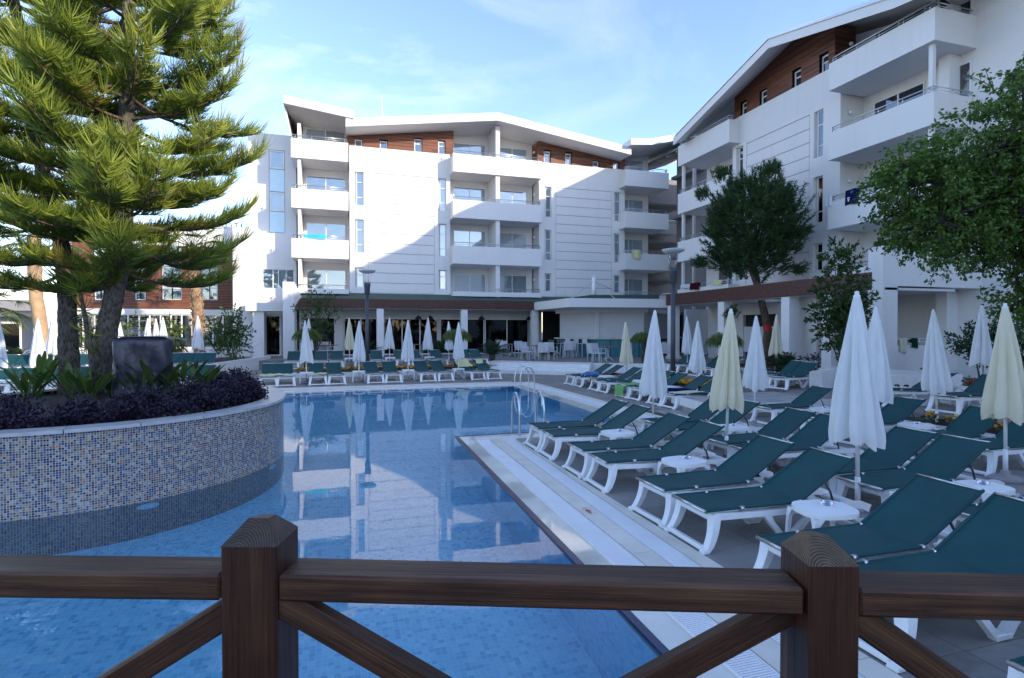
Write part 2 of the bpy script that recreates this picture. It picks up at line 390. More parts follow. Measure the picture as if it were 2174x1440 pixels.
def sling():
    m = NT('green_sling_mesh'); oi = m.n('ObjectInfo'); v = m.coord('Object')
    f = m.noise(v, 2.5, 5, .6); w = m.noise(m.coord('Object', (260, 260, 260)), 1, 1)
    c = m.ramp(f, [(.3, (.009,.052,.060)), (.7, (.015,.074,.080))]); c = m.mix(m.math('MULTIPLY', oi.outputs['Random'], .3), c, (.022,.084,.084))
    m.set(Base_Color=c, Roughness=.65, Specular_IOR_Level=.22); m.bump(w, .25, .0015); return m.m
M['sling'] = sling()
def cloth(name, c, trans=.25, var=.06):
    m = NT(name); v = m.coord('Object'); f = m.noise(v, 5, 5)
    col = m.ramp(f, [(.3, tuple(x*(1-var) for x in c)), (.7, c)])
    d = m.n('BsdfDiffuse'); t = m.n('BsdfTranslucent'); mx = m.n('MixShader'); mx.inputs[0].default_value = trans
    m.l(col, d.inputs[0]); m.l(col, t.inputs[0]); m.l(d.outputs[0], mx.inputs[1]); m.l(t.outputs[0], mx.inputs[2]); m.l(mx.outputs[0], m.o.inputs['Surface']); return m.m
M['canopy_white'] = cloth('white_canopy', (.87,.885,.90)); M['canopy_cream'] = cloth('cream_canopy', (.87,.82,.64))
M['towel_yellow'] = cloth('yellow_towel', (.72,.70,.38), .1); M['towel_navy'] = cloth('navy_towel', (.012,.016,.085), .05)
M['towel_green'] = cloth('green_towel', (.20,.46,.16), .1); M['towel_white'] = cloth('white_towel', (.72,.73,.74), .1)
M['towel_cream'] = cloth('cream_towel', (.70,.68,.52), .1)
M['towel_blue'] = cloth('blue_towel', (.14,.30,.66), .1, .5); M['towel_red'] = cloth('red_towel', (.34,.025,.05), .05, .6); M['towel_turq'] = cloth('turquoise_towel', (.06,.50,.58), .1)
M['towel_darkgreen'] = cloth('dark_green_towel', (.008,.05,.03), .05); M['towel_maroon'] = cloth('maroon_cloth', (.06,.01,.02), .05)
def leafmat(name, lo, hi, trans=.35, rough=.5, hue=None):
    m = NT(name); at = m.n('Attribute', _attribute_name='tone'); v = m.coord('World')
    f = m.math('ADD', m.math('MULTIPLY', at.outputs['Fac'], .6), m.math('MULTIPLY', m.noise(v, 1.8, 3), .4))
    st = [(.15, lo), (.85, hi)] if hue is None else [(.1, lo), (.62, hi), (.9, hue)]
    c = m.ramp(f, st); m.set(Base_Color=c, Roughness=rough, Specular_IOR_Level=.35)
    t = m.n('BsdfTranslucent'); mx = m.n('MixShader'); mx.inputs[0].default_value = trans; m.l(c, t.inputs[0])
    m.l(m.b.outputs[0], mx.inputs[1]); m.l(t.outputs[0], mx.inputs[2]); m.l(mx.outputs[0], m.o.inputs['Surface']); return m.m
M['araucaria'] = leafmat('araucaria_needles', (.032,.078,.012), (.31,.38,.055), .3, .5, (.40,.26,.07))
M['pine'] = leafmat('pine_needles', (.018,.045,.016), (.055,.11,.032), .2)
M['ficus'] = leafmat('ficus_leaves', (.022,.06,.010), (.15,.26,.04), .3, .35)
M['shrub'] = leafmat('shrub_leaves', (.022,.055,.016), (.08,.14,.035), .3, .4)
M['mop'] = leafmat('weeping_shrub_leaves', (.05,.08,.012), (.16,.22,.04), .3, .5)
M['dark_shrub'] = leafmat('sago_leaves', (.008,.026,.010), (.03,.07,.022), .15, .4)
M['purple'] = leafmat('purple_leaves', (.010,.007,.018), (.042,.028,.062), .15, .5)
M['broad'] = leafmat('broad_leaves', (.022,.06,.016), (.11,.18,.04), .3, .35)
M['palm'] = leafmat('palm_fronds', (.05,.09,.02), (.22,.26,.07), .3, .5)
M['marigold'] = basic('orange_marigold', (.60,.20,.008), .7, .5, 9); M['yellow_flower'] = basic('yellow_marigold', (.62,.42,.01), .7, .4, 9); M['red_flower'] = basic('red_flower', (.5,.015,.01), .6, .3)
def bark(name, lo, hi, s=9):
    m = NT(name); v = m.coord('Object', (1,1,.45)); vo = m.n('TexVoronoi', Scale=s*2.0); m.l(v, vo.inputs['Vector'])
    f = m.math('ADD', m.math('MULTIPLY', m.noise(v, s, 7, .7, .4), .6), m.math('MULTIPLY', vo.outputs['Distance'], .5))
    m.set(Base_Color=m.ramp(f, [(.3, lo), (.7, hi)]), Roughness=.9, Specular_IOR_Level=.2); m.bump(f, .9, .04); return m.m
M['bark'] = bark('grey_scaly_bark', (.028,.022,.019), (.135,.118,.105), 13); M['pine_bark'] = bark('pine_bark', (.05,.035,.028), (.17,.12,.095)); M['palm_bark'] = bark('palm_bark', (.14,.085,.05), (.36,.24,.15), 6)
M['palm_smooth'] = basic('smooth_palm_trunk', (.45,.30,.17), .8, .2, 4, .3)
M['soil'] = basic('dark_soil', (.035,.026,.02), .95, .4, 8, .6)
M['lamp_metal'] = basic('grey_lamp_metal', (.07,.075,.09), .45, .15, 5, metal=.3); M['lamp_disc'] = basic('white_reflector', (.62,.64,.63), .4, .04)
M['chair'] = basic('white_rattan', (.58,.59,.62), .6, .12, 60, .4); M['table_wood'] = basic('table_wood', (.24,.15,.09), .5, .3, 8)
M['bar_tile'] = farpave('teal_bar_tile', (.05,.22,.28), (.08,.27,.33), .2, .01)
M['shutter'] = basic('white_shutter', (.62,.63,.66), .4, .03)
M['plastic_sheet'] = None
M['black_cover'] = basic('dark_grey_cover', (.030,.033,.055), .34, .5, 7, .9, bscale=9)
M['ashtray'] = glass('ashtray_glass', (.55,.56,.6)); M['red_paint'] = basic('red_paint', (.50,.05,.04), .6, .3, 40)
M['terracotta'] = basic('terracotta', (.20,.075,.045), .8, .2); M['black'] = basic('black_metal', (.02,.02,.022), .5, .2)
M['stone_kerb'] = basic('grey_kerb_stone', (.30,.285,.28), .7, .2, 4, .3)
M['pool_light_ring'] = basic('pale_plastic_ring', (.55,.72,.86), .4, .03)

def sheet_mat():
    m = NT('clear_plastic_sheet'); tr = m.n('BsdfTransparent'); d = m.n('BsdfDiffuse'); d.inputs[0].default_value = (.75,.77,.80,1); g = m.n('BsdfGlossy', Roughness=.18)
    a = m.n('MixShader'); a.inputs[0].default_value = .25; m.l(d.outputs[0], a.inputs[1]); m.l(g.outputs[0], a.inputs[2])
    b = m.n('MixShader'); b.inputs[0].default_value = .16; m.l(tr.outputs[0], b.inputs[1]); m.l(a.outputs[0], b.inputs[2]); m.l(b.outputs[0], m.o.inputs['Surface']); return m.m
M['plastic_sheet'] = sheet_mat()
def text_mesh(name, body, size, extrude, mat, parent, loc, rot, align='LEFT', spacing=1.0):
    tx = bpy.data.curves.new(name, 'FONT'); tx.body = body; tx.size = size; tx.extrude = extrude; tx.align_x = align; tx.space_character = spacing
    tmp = bpy.data.objects.new(name, tx); COL.objects.link(tmp); dg = bpy.context.evaluated_depsgraph_get()
    me = bpy.data.meshes.new_from_object(tmp.evaluated_get(dg)); bpy.data.objects.remove(tmp); me.materials.clear()
    return link(name, me, mat, parent, loc, rot)

# ================================================================== GROUND, POOL, TERRACES
WZ = -0.03
def pe(Y): return 2.11 - .024*(10.6-Y)          # pool edge beside the near deck
def poly(name, pts, z0, z1, mat, kind='structure', parent=None):
    return tag(obj(name, MB().prism(pts, z0, z1), M[mat], parent), kind=kind)
def ringpoly():      # pool outline, anticlockwise
    return [(-15,-8),(pe(-8),-8),(2.11,10.6),(6.02,10.65),(6.08,19.65),(2.0,19.68),(-2,19.42),(-15,19.0)]
tag(obj('ground', MB().box(-400,-300,-3.0,400,-8.02,-.012).box(-400,21.2,-3.0,400,600,-.012).box(-400,-8.02,-3,-15.3,21.2,-.012).box(7.2,-8.02,-3,400,21.2,-.012), M['pave']), kind='structure')
poly('deck_base', [(3.06,-8),(7.2,-8),(7.2,10.2),(3.14,10.2)], -3, -.012, 'pave')
# pool shell
b = MB(); P = ringpoly(); n = len(P)
for i in range(n):
    a, c = P[i], P[(i+1)%n]
    b.add([(a[0],a[1],-1.35),(c[0],c[1],-1.35),(c[0],c[1],-.10),(a[0],a[1],-.10)], [(0,3,2,1)])
tag(obj('pool_wall', b, M['pool_wall']), kind='structure')
b = MB()
for i in range(n):
    a, c = P[i], P[(i+1)%n]
    b.add([(a[0],a[1],-.10),(c[0],c[1],-.10),(c[0],c[1],-.042),(a[0],a[1],-.042)], [(0,3,2,1)])
b.prism([(pe(-8)-.012,-8),(pe(-8)+.045,-8),(2.165,10.55),(2.10,10.6)], -.10, -.016)
b.prism([(2.10,10.61),(2.165,10.55),(6.02,10.60),(6.02,10.66)], -.10, -.016)
tag(obj('pool_edge_tile', b, M['navy']), kind='structure')
tag(obj('pool_floor', MB().add([(x,y,-1.35) for x,y in P], [tuple(range(n))]), M['pool_floor']), kind='structure')
# water lies over the slightly sunk edge stones
W = [(-15,-8),(pe(-8)+.02,-8),(2.13,10.57),(6.05,10.62),(6.11,19.70),(2.0,19.73),(-2,19.47),(-15,19.05)]
tag(obj('pool_water', MB().add([(x,y,WZ) for x,y in W], [tuple(range(len(W)))]), M['water']), kind='structure')
sub = MB()   # stone under the thin water film
sub.prism([(pe(-8)+.05,-8),(pe(-8)+.30,-8),(2.40,10.3),(2.17,10.55)], -.09, -.020)
sub.prism([(2.17,10.55),(2.40,10.3),(6.4,10.3),(6.4,10.6)], -.09, -.020)
sub.prism([(6.02,10.6),(6.4,10.6),(6.45,20.0),(6.08,19.65)], -.09, -.020)
sub.prism([(-15,19.0),(-2,19.42),(2,19.68),(6.08,19.65),(6.45,20.0),(2,20.0),(-2,19.75),(-15,19.35)], -.09, -.020)
tag(obj('wet_edge_stone', sub, M['wet_stone']), kind='structure')
# copings, cut into stones
def stones(name, fx, y0, y1, step, mat, w0, w1, z1=0.0):
    root = None; me = {}
    y = y0; k = 0
    while y < y1 - .05:
        ya, yb = y+.003, min(y+step, y1)-.003
        m_ = MB().prism([(fx(ya)+w0,ya),(fx(ya)+w1,ya),(fx(yb)+w1,yb),(fx(yb)+w0,yb)], -.10, z1)
        yield m_; y += step
cop = tag(obj('pool_coping', MB().prism([(pe(-8)+.3,-8),(3.06,-8),(3.14,10.3),(2.40,10.3)], -.4, -.05), M['stone_kerb']), kind='structure')
for m_ in stones('s', pe, 1.4, 10.0, .62, 'coping', .54, .745): obj('coping_stone', m_, M['coping'], cop)
obj('coping_stone', MB().prism([(pe(-8)+.54,-8),(pe(-8)+.745,-8),(pe(1.4)+.745,1.4),(pe(1.4)+.54,1.4)], -.1, 0), M['coping'], cop)
for k in range(14):
    ya, yb = 1.4+k*.62+.003, 1.4+(k+1)*.62-.003
    obj('edge_stone', MB().prism([(pe(ya)+.985,ya),(3.10,ya),(3.10,yb),(pe(yb)+.985,yb)], -.1, .0), M['coping'], cop)
obj('edge_stone', MB().prism([(pe(-8)+.985,-8),(3.10,-8),(3.10,1.4),(pe(1.4)+.985,1.4)], -.1, 0), M['coping'], cop)
def grating(Ya, Yb, w0, w1, z):
    g_ = MB(); y = Ya
    while y < Yb:
        x = pe(y); g_.box(x+w0+.012, y, z-.02, x+w1-.012, y+.013, z); y += .022
    for w in (w0+.002, w1-.014): g_.prism([(pe(Ya)+w,Ya),(pe(Ya)+w+.012,Ya),(pe(Yb)+w+.012,Yb),(pe(Yb)+w,Yb)], z-.022, z)
    return g_
for w0, w1 in ((.285,.53),(.755,.975)):
    tag(obj('drain_grating', grating(-.5, 10.0 if w0 < .5 else 9.8, w0, w1, -.002), M['grate'], cop), kind='stuff')
endc = MB().prism([(2.40,10.02),(6.4,10.02),(6.4,10.28),(2.40,10.28)], -.1, 0).prism([(2.66,9.82),(3.12,9.82),(3.12,10.01),(2.66,10.01)], -.1, -.003)
endc.prism([(3.12,9.80),(6.46,9.80),(6.46,10.01),(3.12,10.01)], -.1, -.002)
obj('end_coping', endc, M['white_stone'], cop)
# far copings
fc = tag(obj('far_pool_coping', MB().prism([(-15,19.36),(-2,19.76),(2,20.0),(6.45,20.01),(6.46,10.3),(7.2,10.3),(7.2,21.2),(-15,20.6)], -.4, -.05), M['stone_kerb']), kind='structure')
def fy(x): return 19.76+.06*(x+2) if x < 2 else 20.0
for k in range(22):
    xa, xb = -15+k*.975+.003, -15+(k+1)*.975-.003
    if xa > 6.3: break
    obj('coping_stone', MB().prism([(xa,fy(xa)),(xb,fy(xb)),(xb,fy(xb)+.26),(xa,fy(xa)+.26)], -.1, 0), M['white_stone'], fc)
    obj('coping_stone', MB().prism([(xa,fy(xa)+.52),(xb,fy(xb)+.52),(xb,21.2),(xa,21.2)], -.1, -.002), M['coping'], fc)
g_ = MB(); x = -6.0
while x < 6.4: g_.box(x, fy(x)+.27, -.03, x+.02, fy(x)+.51, -.004); x += .035
tag(obj('drain_grating', g_, M['grate'], fc), kind='stuff')
for k in range(11):
    ya, yb = 10.35+k*.96+.003, 10.35+(k+1)*.96-.003
    obj('coping_stone', MB().box(6.46, ya, -.1, 6.72, yb, 0), M['white_stone'], fc)
    obj('coping_stone', MB().box(6.98, ya, -.1, 7.2, yb, -.001), M['coping'], fc)
g_ = MB(); y = 10.35
while y < 20.9: g_.box(6.73, y, -.03, 6.97, y+.02, -.004); y += .035
tag(obj('drain_grating', g_, M['grate'], fc), kind='stuff')
# individually laid deck tiles near the camera
td = tag(obj('tiled_deck', MB().box(3.10,-8,-.2,11.3,10.0,-.010).box(7.2,10.0,-.2,11.3,12.45,-.010), M['black']), kind='structure')
base = None; s = .62; nx = 13; ny = 22; cnt = 0
for j in range(ny):
    for i in range(nx):
        x = 3.108 + i*s; y = -1.2 + j*s
        if (y < .2 and i > 6) or (y+s > 10.25 and x < 7.15): continue
        if base is None: base = obj('tile', MB().bevbox(.003,.003,-.03,s-.003,s-.003,0,.0015), M['decktile'], td, (x,y,0))
        else: inst('tile', base, td, (x, y, rnd.uniform(-.0008,.0006)))
        cnt += 1
tag(obj('deck_paving', MB().box(7.2,12.46,-.2,11.3,21.2,-.008).box(3.10,-8,-.2,11.3,-1.21,-.008).box(7.2,10.3,-.2,11.3,12.46,-.012), M['pave']), kind='structure')
tag(obj('far_deck', MB().box(-30,21.21,-.2,15,40,-.006), M['pave']), kind='structure')
# raised terraces
tag(obj('second_row_terrace', MB().box(-2.3,26.2,-.1,7.3,31.5,.30).box(-30,26.2,-.1,-6.4,44,.30), M['pave']), kind='structure')
edge = [(7.6,31.6),(7.7,28.6),(9.1,26.8),(11.4,25.0),(13.1,23.7),(14.6,22.7),(17.3,22.2),(26,22.2),(26,38),(-6.2,38),(-6.2,31.6)]
terr = poly('restaurant_terrace', edge, -.1, .45, 'pave')
fr = edge[1:6]
for i in range(len(fr)-1):      # white stone riser faces
    a, c = fr[i], fr[i+1]; ln = math.hypot(c[0]-a[0], c[1]-a[1]); nx_, ny_ = (c[1]-a[1])/ln, -(c[0]-a[0])/ln
    if nx_+ny_ > 0: nx_, ny_ = -nx_, -ny_
    obj('riser', MB().prism([a, c, (c[0]+nx_*.04, c[1]+ny_*.04), (a[0]+nx_*.04, a[1]+ny_*.04)], 0, .455), M['white_stone'], terr)
def shift(pts, d): return [(x-.45*d, y-.85*d) for x, y in pts]
A = [(7.2,28.2),(9.1,26.8),(11.6,24.85)]
st = thing('terrace_steps', 'white stone steps leading up to the restaurant terrace', 'steps')
for d, z in ((2.3,.15),(1.85,.30)):
    obj('step', MB().prism([(8.2,28.4)]+shift(A,d)+[(11.9,25.2)], -.05, z), M['white_stone'], st)
obj('step', MB().prism([(8.2,28.4)]+shift(A,1.35)+[(11.9,25.2)], -.05, .449), M['white_stone'], st)
poly('right_terrace', [(11.5,-8),(26,-8),(26,22.2),(14.6,22.2),(12.2,20.2),(12.2,12.9),(11.5,12.6)], -.1, .30, 'pave')
obj_ = poly('light_stone_platform', [(8.05,10.75),(11.49,10.95),(11.49,12.8),(8.35,12.9)], -.1, .31, 'light_pave')
w = MB().prism([(8.01,10.70),(11.49,10.90),(11.49,10.94),(8.06,10.745)], .11, .32).prism([(8.01,10.70),(8.045,10.745),(8.345,12.9),(8.30,12.9)], .11, .32)
obj('white_cladding', w, M['white_stone'], obj_)
obj('kerb', MB().prism([(8.0,10.69),(11.49,10.89),(11.49,10.90),(8.01,10.70)], 0, .11), M['stone_kerb'], obj_)

# ------------------------------------------------------------------ round planter with mosaic wall
CX, CY, RX, RF, RB = -3.6, 9.98, 2.70, 2.70, 3.6
def ppt(a, off=0):
    ry = RF if math.sin(a) < 0 else RB
    return CX+(RX+off)*math.cos(a), CY+(ry+off)*math.sin(a)
pl = thing('round_planter', 'round raised planter in the pool faced with blue and tan glass mosaic', 'planter', (CX, CY, 0))
b = MB(); N = 144; b.uv = []; s_ = 0; prev = None
for k in range(N+1):
    a = -math.pi/2 + 2*math.pi*k/N; x, y = ppt(a)
    if prev: s_ += math.hypot(x-prev[0], y-prev[1])
    prev = (x, y)
    for z in (-1.35, .87): b.v.append((x-CX, y-CY, z)); b.uv.append((s_, z+5))
for k in range(N): b.f.append((2*k, 2*k+2, 2*k+3, 2*k+1)); b.sm.append(True); b.mi.append(0)
obj('mosaic_wall', b, M['mosaic'], pl)
for k in range(24):      # coping stones
    a0 = 2*math.pi*k/24+.002; a1 = 2*math.pi*(k+1)/24-.002; b = MB()
    A_ = [a0+(a1-a0)*q/6 for q in range(7)]
    pts = [tuple(u-v for u, v in zip(ppt(a, .035), (CX,CY))) for a in A_] + [tuple(u-v for u, v in zip(ppt(a, -.27), (CX,CY))) for a in reversed(A_)]
    b.prism(pts, .872, .912); obj('coping_stone', b, M['rim_stone'], pl)
A_ = [2*math.pi*k/48 for k in range(48)]
tag(obj('soil', MB().prism([tuple(u-v for u, v in zip(ppt(a, -.25), (CX,CY))) for a in A_], .5, .80), M['soil'], pl))
for px, py in ((311,1103),(575,1010)):
    # pool light sits on the mosaic wall, a little below the water
    best = None
    for q in range(2000):
        a = -math.pi + q/2000*math.pi*1.1; x, y = ppt(a, .01)
        dx = (y*math.cos(YAW)+x*math.sin(YAW)); r_ = x*math.cos(YAW)-y*math.sin(YAW); pxx = 1087+FPX*r_/dx
        if math.cos(a-math.atan2(-CY, -CX)) < -.05: continue
        if best is None or abs(pxx-px) < best[0]: best = (abs(pxx-px), a, dx)
    a = best[1]; x, y = ppt(a, .012); z = EYE-(py-702)*best[2]/FPX
    t = thing('underwater_light', 'round underwater light with pale ring, %s' % ('nearer one low on the mosaic wall' if px < 400 else 'farther one at the right end of the mosaic'), 'pool light', (x, y, z), (R(90), 0, a+R(90)))
    prof = [(.075,0),(.075,.012),(.085,.02),(.112,.018),(.12,0)]
    obj('ring', MB().lathe(prof, 28), M['pool_light_ring'], t); obj('lens', MB().lathe([(.0,.006),(.075,.006)], 28), M['glass'], t)

# ladders
def ladder(x, y, rot, label, rails):
    t = thing('pool_ladder', label, 'pool ladder', (x, y, 0), rot)
    for r_ in rails:
        pts = [(r_, .42, -.02),(r_, .42, .45),(r_, .36, .68),(r_, .22, .80),(r_, .06, .76),(r_, -.05, .60),(r_, -.07, .3),(r_, -.07, -.9)]
        P_ = []
        for i in range(len(pts)-1):
            for q in range(4): P_.append(tuple(pts[i][k]+(pts[i+1][k]-pts[i][k])*q/4 for k in range(3)))
        P_.append(pts[-1]); obj('handrail', MB().tube(P_, .021, 8), M['rail'], t)
    for z in (-.25, -.5, -.75): obj('rung', MB().box(min(rails), -.13, z, max(rails), -.05, z+.02), M['rail'], t)
    return t
ladder(3.52, 10.62, math.pi, 'steel pool ladder at the corner beside the nearest white lounger feet', (-.25, .25))
ladder(6.12, 18.0, R(90), 'steel ladder handrails at the far right corner of the pool', (-.3, .3))

# ================================================================== BUILDINGS
def TOP(k): return 4.5 + 2.92*(k-1)              # top of the balcony parapet on storey k
def wall_holes(x0, x1, z0, z1, holes, y, depth, back=True):
    xs = sorted({x0, x1, *[h[0] for h in holes], *[h[1] for h in holes]}); zs = sorted({z0, z1, *[h[2] for h in holes], *[h[3] for h in holes]})
    b = MB()
    for i in range(len(xs)-1):
        for j in range(len(zs)-1):
            cx, cz = (xs[i]+xs[i+1])/2, (zs[j]+zs[j+1])/2
            if any(h[0] < cx < h[1] and h[2] < cz < h[3] for h in holes): continue
            b.add([(xs[i],y,zs[j]),(xs[i+1],y,zs[j]),(xs[i+1],y,zs[j+1]),(xs[i],y,zs[j+1])], [(0,1,2,3)])
    for h in holes:
        a, c, d, e = h[:4]; Y = y+depth
        b.add([(a,y,d),(c,y,d),(c,y,e),(a,y,e),(a,Y,d),(c,Y,d),(c,Y,e),(a,Y,e)], [(0,4,5,1),(1,5,6,2),(2,6,7,3),(3,7,4,0)]+([(4,7,6,5)] if back else []))
    return b
_win = {}
def window(par, x0, x1, z0, z1, y, panes, kind='curtain', fw=.05):
    """panes: list of (u0,u1,v0,v1) fractions. frame, with a pane and a curtain behind each opening"""
    W_, H_ = x1-x0, z1-z0; key = (round(W_,2), round(H_,2), tuple(panes), kind)
    if key not in _win:
        f = MB().box(0,-.02,0,fw,.05,H_).box(W_-fw,-.02,0,W_,.05,H_).box(fw,-.02,0,W_-fw,.05,fw).box(fw,-.02,H_-fw,W_-fw,.05,H_)
        for (u0,u1,v0,v1) in panes:
            if u0 > 0: f.box(W_*u0-fw/2,-.015,fw,W_*u0+fw/2,.045,H_-fw)
            if v0 > 0: f.box(W_*u0+fw/2,-.012,H_*v0-fw/2,W_*u1-fw/2,.042,H_*v0+fw/2)
        cur = MB(); n_ = max(4, int(W_/.035))
        cur.sheet(lambda a, c: (W_*a, .10+.022*math.sin(a*W_*42+math.sin(a*9)*1.5), fw+(H_-2*fw)*c), n_*2, 1)
        _win[key] = (f.mesh('window'), cur.mesh('curtain'))
        _win[key][0].materials.append(M['white_frame']); _win[key][1].materials.append(M['curtain'])
    fm, cm = _win[key]
    o = bpy.data.objects.new('window', fm); COL.objects.link(o); o.parent = par; o.location = (x0, y, z0)
    for (u0,u1,v0,v1) in panes:
        k2 = (key, u0, v0)
        if k2 not in _win:
            g_ = MB().box(W_*u0+fw*.4, .012, H_*v0+fw*.4, W_*u1-fw*.4, .018, H_*v1-fw*.4); me = g_.mesh('pane'); me.materials.append(M['glass']); _win[k2] = me
        p = bpy.data.objects.new('pane', _win[k2]); COL.objects.link(p); p.parent = o
    if kind == 'curtain':
        c_ = bpy.data.objects.new('curtain', cm); COL.objects.link(c_); c_.parent = o
    elif kind == 'half':
        c_ = obj('curtain', MB().sheet(lambda a, c: (W_*(.03+.5*a), .10+.022*math.sin(a*W_*22), .05+(H_-.1)*c), 30, 1), M['curtain'], o)
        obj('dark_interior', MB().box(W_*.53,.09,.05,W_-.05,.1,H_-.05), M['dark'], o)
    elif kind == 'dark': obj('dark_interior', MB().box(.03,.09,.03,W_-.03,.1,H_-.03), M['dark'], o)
    return o
DOOR = [(0,.5,0,1),(.5,1,0,1)]; SLIT3 = [(0,1,0,.25),(0,1,.25,.70),(0,1,.70,1)]; SLIT2 = [(0,1,0,.66),(0,1,.66,1)]
def railing(par, pts, z):
    """steel rail of two bars on short posts along pts"""
    t = MB(); P_ = [Vector((p[0], p[1], z)) for p in pts]
    t.tube([p+Vector((0,0,.22)) for p in P_], .024, 8); t.tube([p+Vector((0,0,.11)) for p in P_], .012, 6)
    for a, c in zip(P_[:-1], P_[1:]):
        l = (c-a).length; n_ = max(1, round(l/1.15))
        for i in range(n_+1):
            q = a+(c-a)*((i*(l-.3)/n_+.15)/l); t.tube([q, q+Vector((0,0,.21))], .016, 6)
    return obj('railing', t, M['rail'], par)
def balcony(par, x0, x1, yf, yb, k, name='balcony', h=1.13, ends=True, t=.14, rail=None):
    zt = TOP(k); zb = zt-h; b = MB()
    b.box(x0, yf, zb, x1, yf+t, zt)
    if ends: b.box(x0, yf+t, zb, x0+t, yb, zt).box(x1-t, yf+t, zb, x1, yb, zt)
    b.box(x0+t, yf+t, zb+.005, x1-t, yb, zb+.2)
    o = obj(name, b, M['plaster'], par)
    r_ = rail or [(x0+.07, yf+.4), (x0+.07, yf+.07), (x1-.07, yf+.07), (x1-.07, yf+.4)]
    railing(o, r_, zt); return o
def wall_lamp(par, x, y, z, ax='x', s=1):
    d = (s*.06,0,0) if ax == 'x' else (0,-.06,0)
    o = obj('wall_lamp', MB().tube([(0,0,0), d], .09, 12).tube([d, tuple(v*2 for v in d)], [.08,.03], 12), M['white_frame'], par, (x,y,z)); return o
def panels(par, x0, x1, z0, z1, y, n_):
    h = (z1-z0)/n_; obj('joint_shade_backing', MB().box(x0+.02, y+.004, z0+.01, x1-x0+x0-.02, y+.02, z1-.01), M['grey_plaster'], par)  # dark grey sheet stands in for the shade inside the panel joints
    base = obj('panel', MB().bevbox(.016, -.012, .016, x1-x0-.016, .03, h-.016, .008), M['plaster'], par, (x0, y, z0))
    for i in range(1, n_): inst('panel', base, par, (x0, y, z0+h*i))
def cladding(par, polyxz_top, x0, x1, zb, y, wins, ret=None):
    """wood boards, one strip of geometry per board, up to the sloping top line"""
    b = MB(); z = zb
    def zt(x):
        (xa, za), (xb_, zb_) = polyxz_top; return za+(zb_-za)*(x-xa)/(xb_-xa)
    row = 0
    while z < max(zt(x0), zt(x1)):
        segs = [(x0, x1)]
        for (wx0,wx1,wz0,wz1) in wins:
            if wz0-.02 < z+.05 < wz1+.02:
                segs = [s2 for a, c in segs for s2 in ([(a, min(c, wx0))] if a < wx0 else []) + ([(max(a, wx1), c)] if c > wx1 else [])]
        for a, c in segs:
            # clip against the sloping roof line
            if zt(a) < z and zt(c) < z: continue
            if zt(a) < z or zt(c) < z:
                xs_ = a+(c-a)*(z-zt(a))/(zt(c)-zt(a)); a, c = (a, xs_) if zt(a) > z else (xs_, c)
            if c-a > .02: b.add([(a,y,z+.004),(c,y,z+.004),(c,y,z+.094),(a,y,z+.094),(a,y+.03,z+.004),(c,y+.03,z+.004),(c,y+.03,z+.094),(a,y+.03,z+.094)], [(0,1,2,3),(0,4,5,1),(3,2,6,7),(0,3,7,4),(1,5,6,2)])
        z += .1; row += 1
    return tag(obj('wood_cladding', b, M['clad'], par), kind='stuff')
def small_wins(par, wins, y):
    for (a,c,d,e) in wins: window(par, a+.03, c-.03, d, e-.02, y+.16, [(0,1,0,1)] if e-d < .62 else [(0,1,0,.66),(0,1,.66,1)], fw=.06)
def wallpart(par, x0, x1, ztop, slits, pan, y=0, zbot=0):
    holes = []
    for (a, c) in slits:
        holes += [(a,c,4.68,5.93),(a,c,6.83,8.92),(a,c,9.77,11.87)]
    if pan: holes.append((pan[0], pan[1], 4.35, 11.87))
    # panel field is a shallow recess; windows are deep: build two walls
    b = wall_holes(x0, x1, zbot, ztop, [h for h in holes if not (pan and h[0] == pan[0])] + ([] if not pan else []), y, .22)
    if pan:
        # cut the panel field out as a separate shallow frame set 35 mm proud of the recess
        b = MB(); xs = [(x0, pan[0]), (pan[1], x1)]
        for a, c in xs:
            hh = [h for h in holes if h[0] >= a and h[1] <= c]
            q = wall_holes(a, c, zbot, ztop, hh, y, .22); b.add(q.v, q.f)
        q = wall_holes(pan[0], pan[1], zbot, ztop, [(pan[0]+1e-4, pan[1]-1e-4, 4.35, 11.87)], y, .05); b.add(q.v, q.f)
    b.add([(x0,y,zbot),(x0,y+8,zbot),(x0,y+8,ztop),(x0,y,ztop)], [(0,3,2,1)]); b.add([(x1,y,zbot),(x1,y+8,zbot),(x1,y+8,ztop),(x1,y,ztop)], [(0,1,2,3)])
    b.add([(x0,y,ztop),(x1,y,ztop),(x1,y+8,ztop),(x0,y+8,ztop)], [(0,1,2,3)])
    obj('wall', b, M['plaster'], par)
    for (a, c) in slits:
        for (z0, z1, pn) in ((4.68,5.93,SLIT2),(6.83,8.92,SLIT3),(9.77,11.87,SLIT3)): window(par, a+.09, c-.01, z0+.01, z1-.01, y+.14, pn, fw=.045)
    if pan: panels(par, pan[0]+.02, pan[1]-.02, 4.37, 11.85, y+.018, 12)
def roofslab(par, pts, yf, yb, th=.43, name='roof', mat='plaster'):
    """pts: top line in xz; slab with fascia and a darker thin capping"""
    b = MB()
    for (a, c) in zip(pts[:-1], pts[1:]):
        b.prism_y([(a[0],a[1]-th),(c[0],c[1]-th),(c[0],c[1]),(a[0],a[1])], yf, yb)
    o = obj(name, b, M[mat], par)
    b = MB()
    for (a, c) in zip(pts[:-1], pts[1:]):
        b.prism_y([(a[0],a[1]+.003),(c[0],c[1]+.003),(c[0],c[1]+.05),(a[0],a[1]+.05)], yf-.04, yb)
    obj('capping', b, M['white_stone'], o); return o

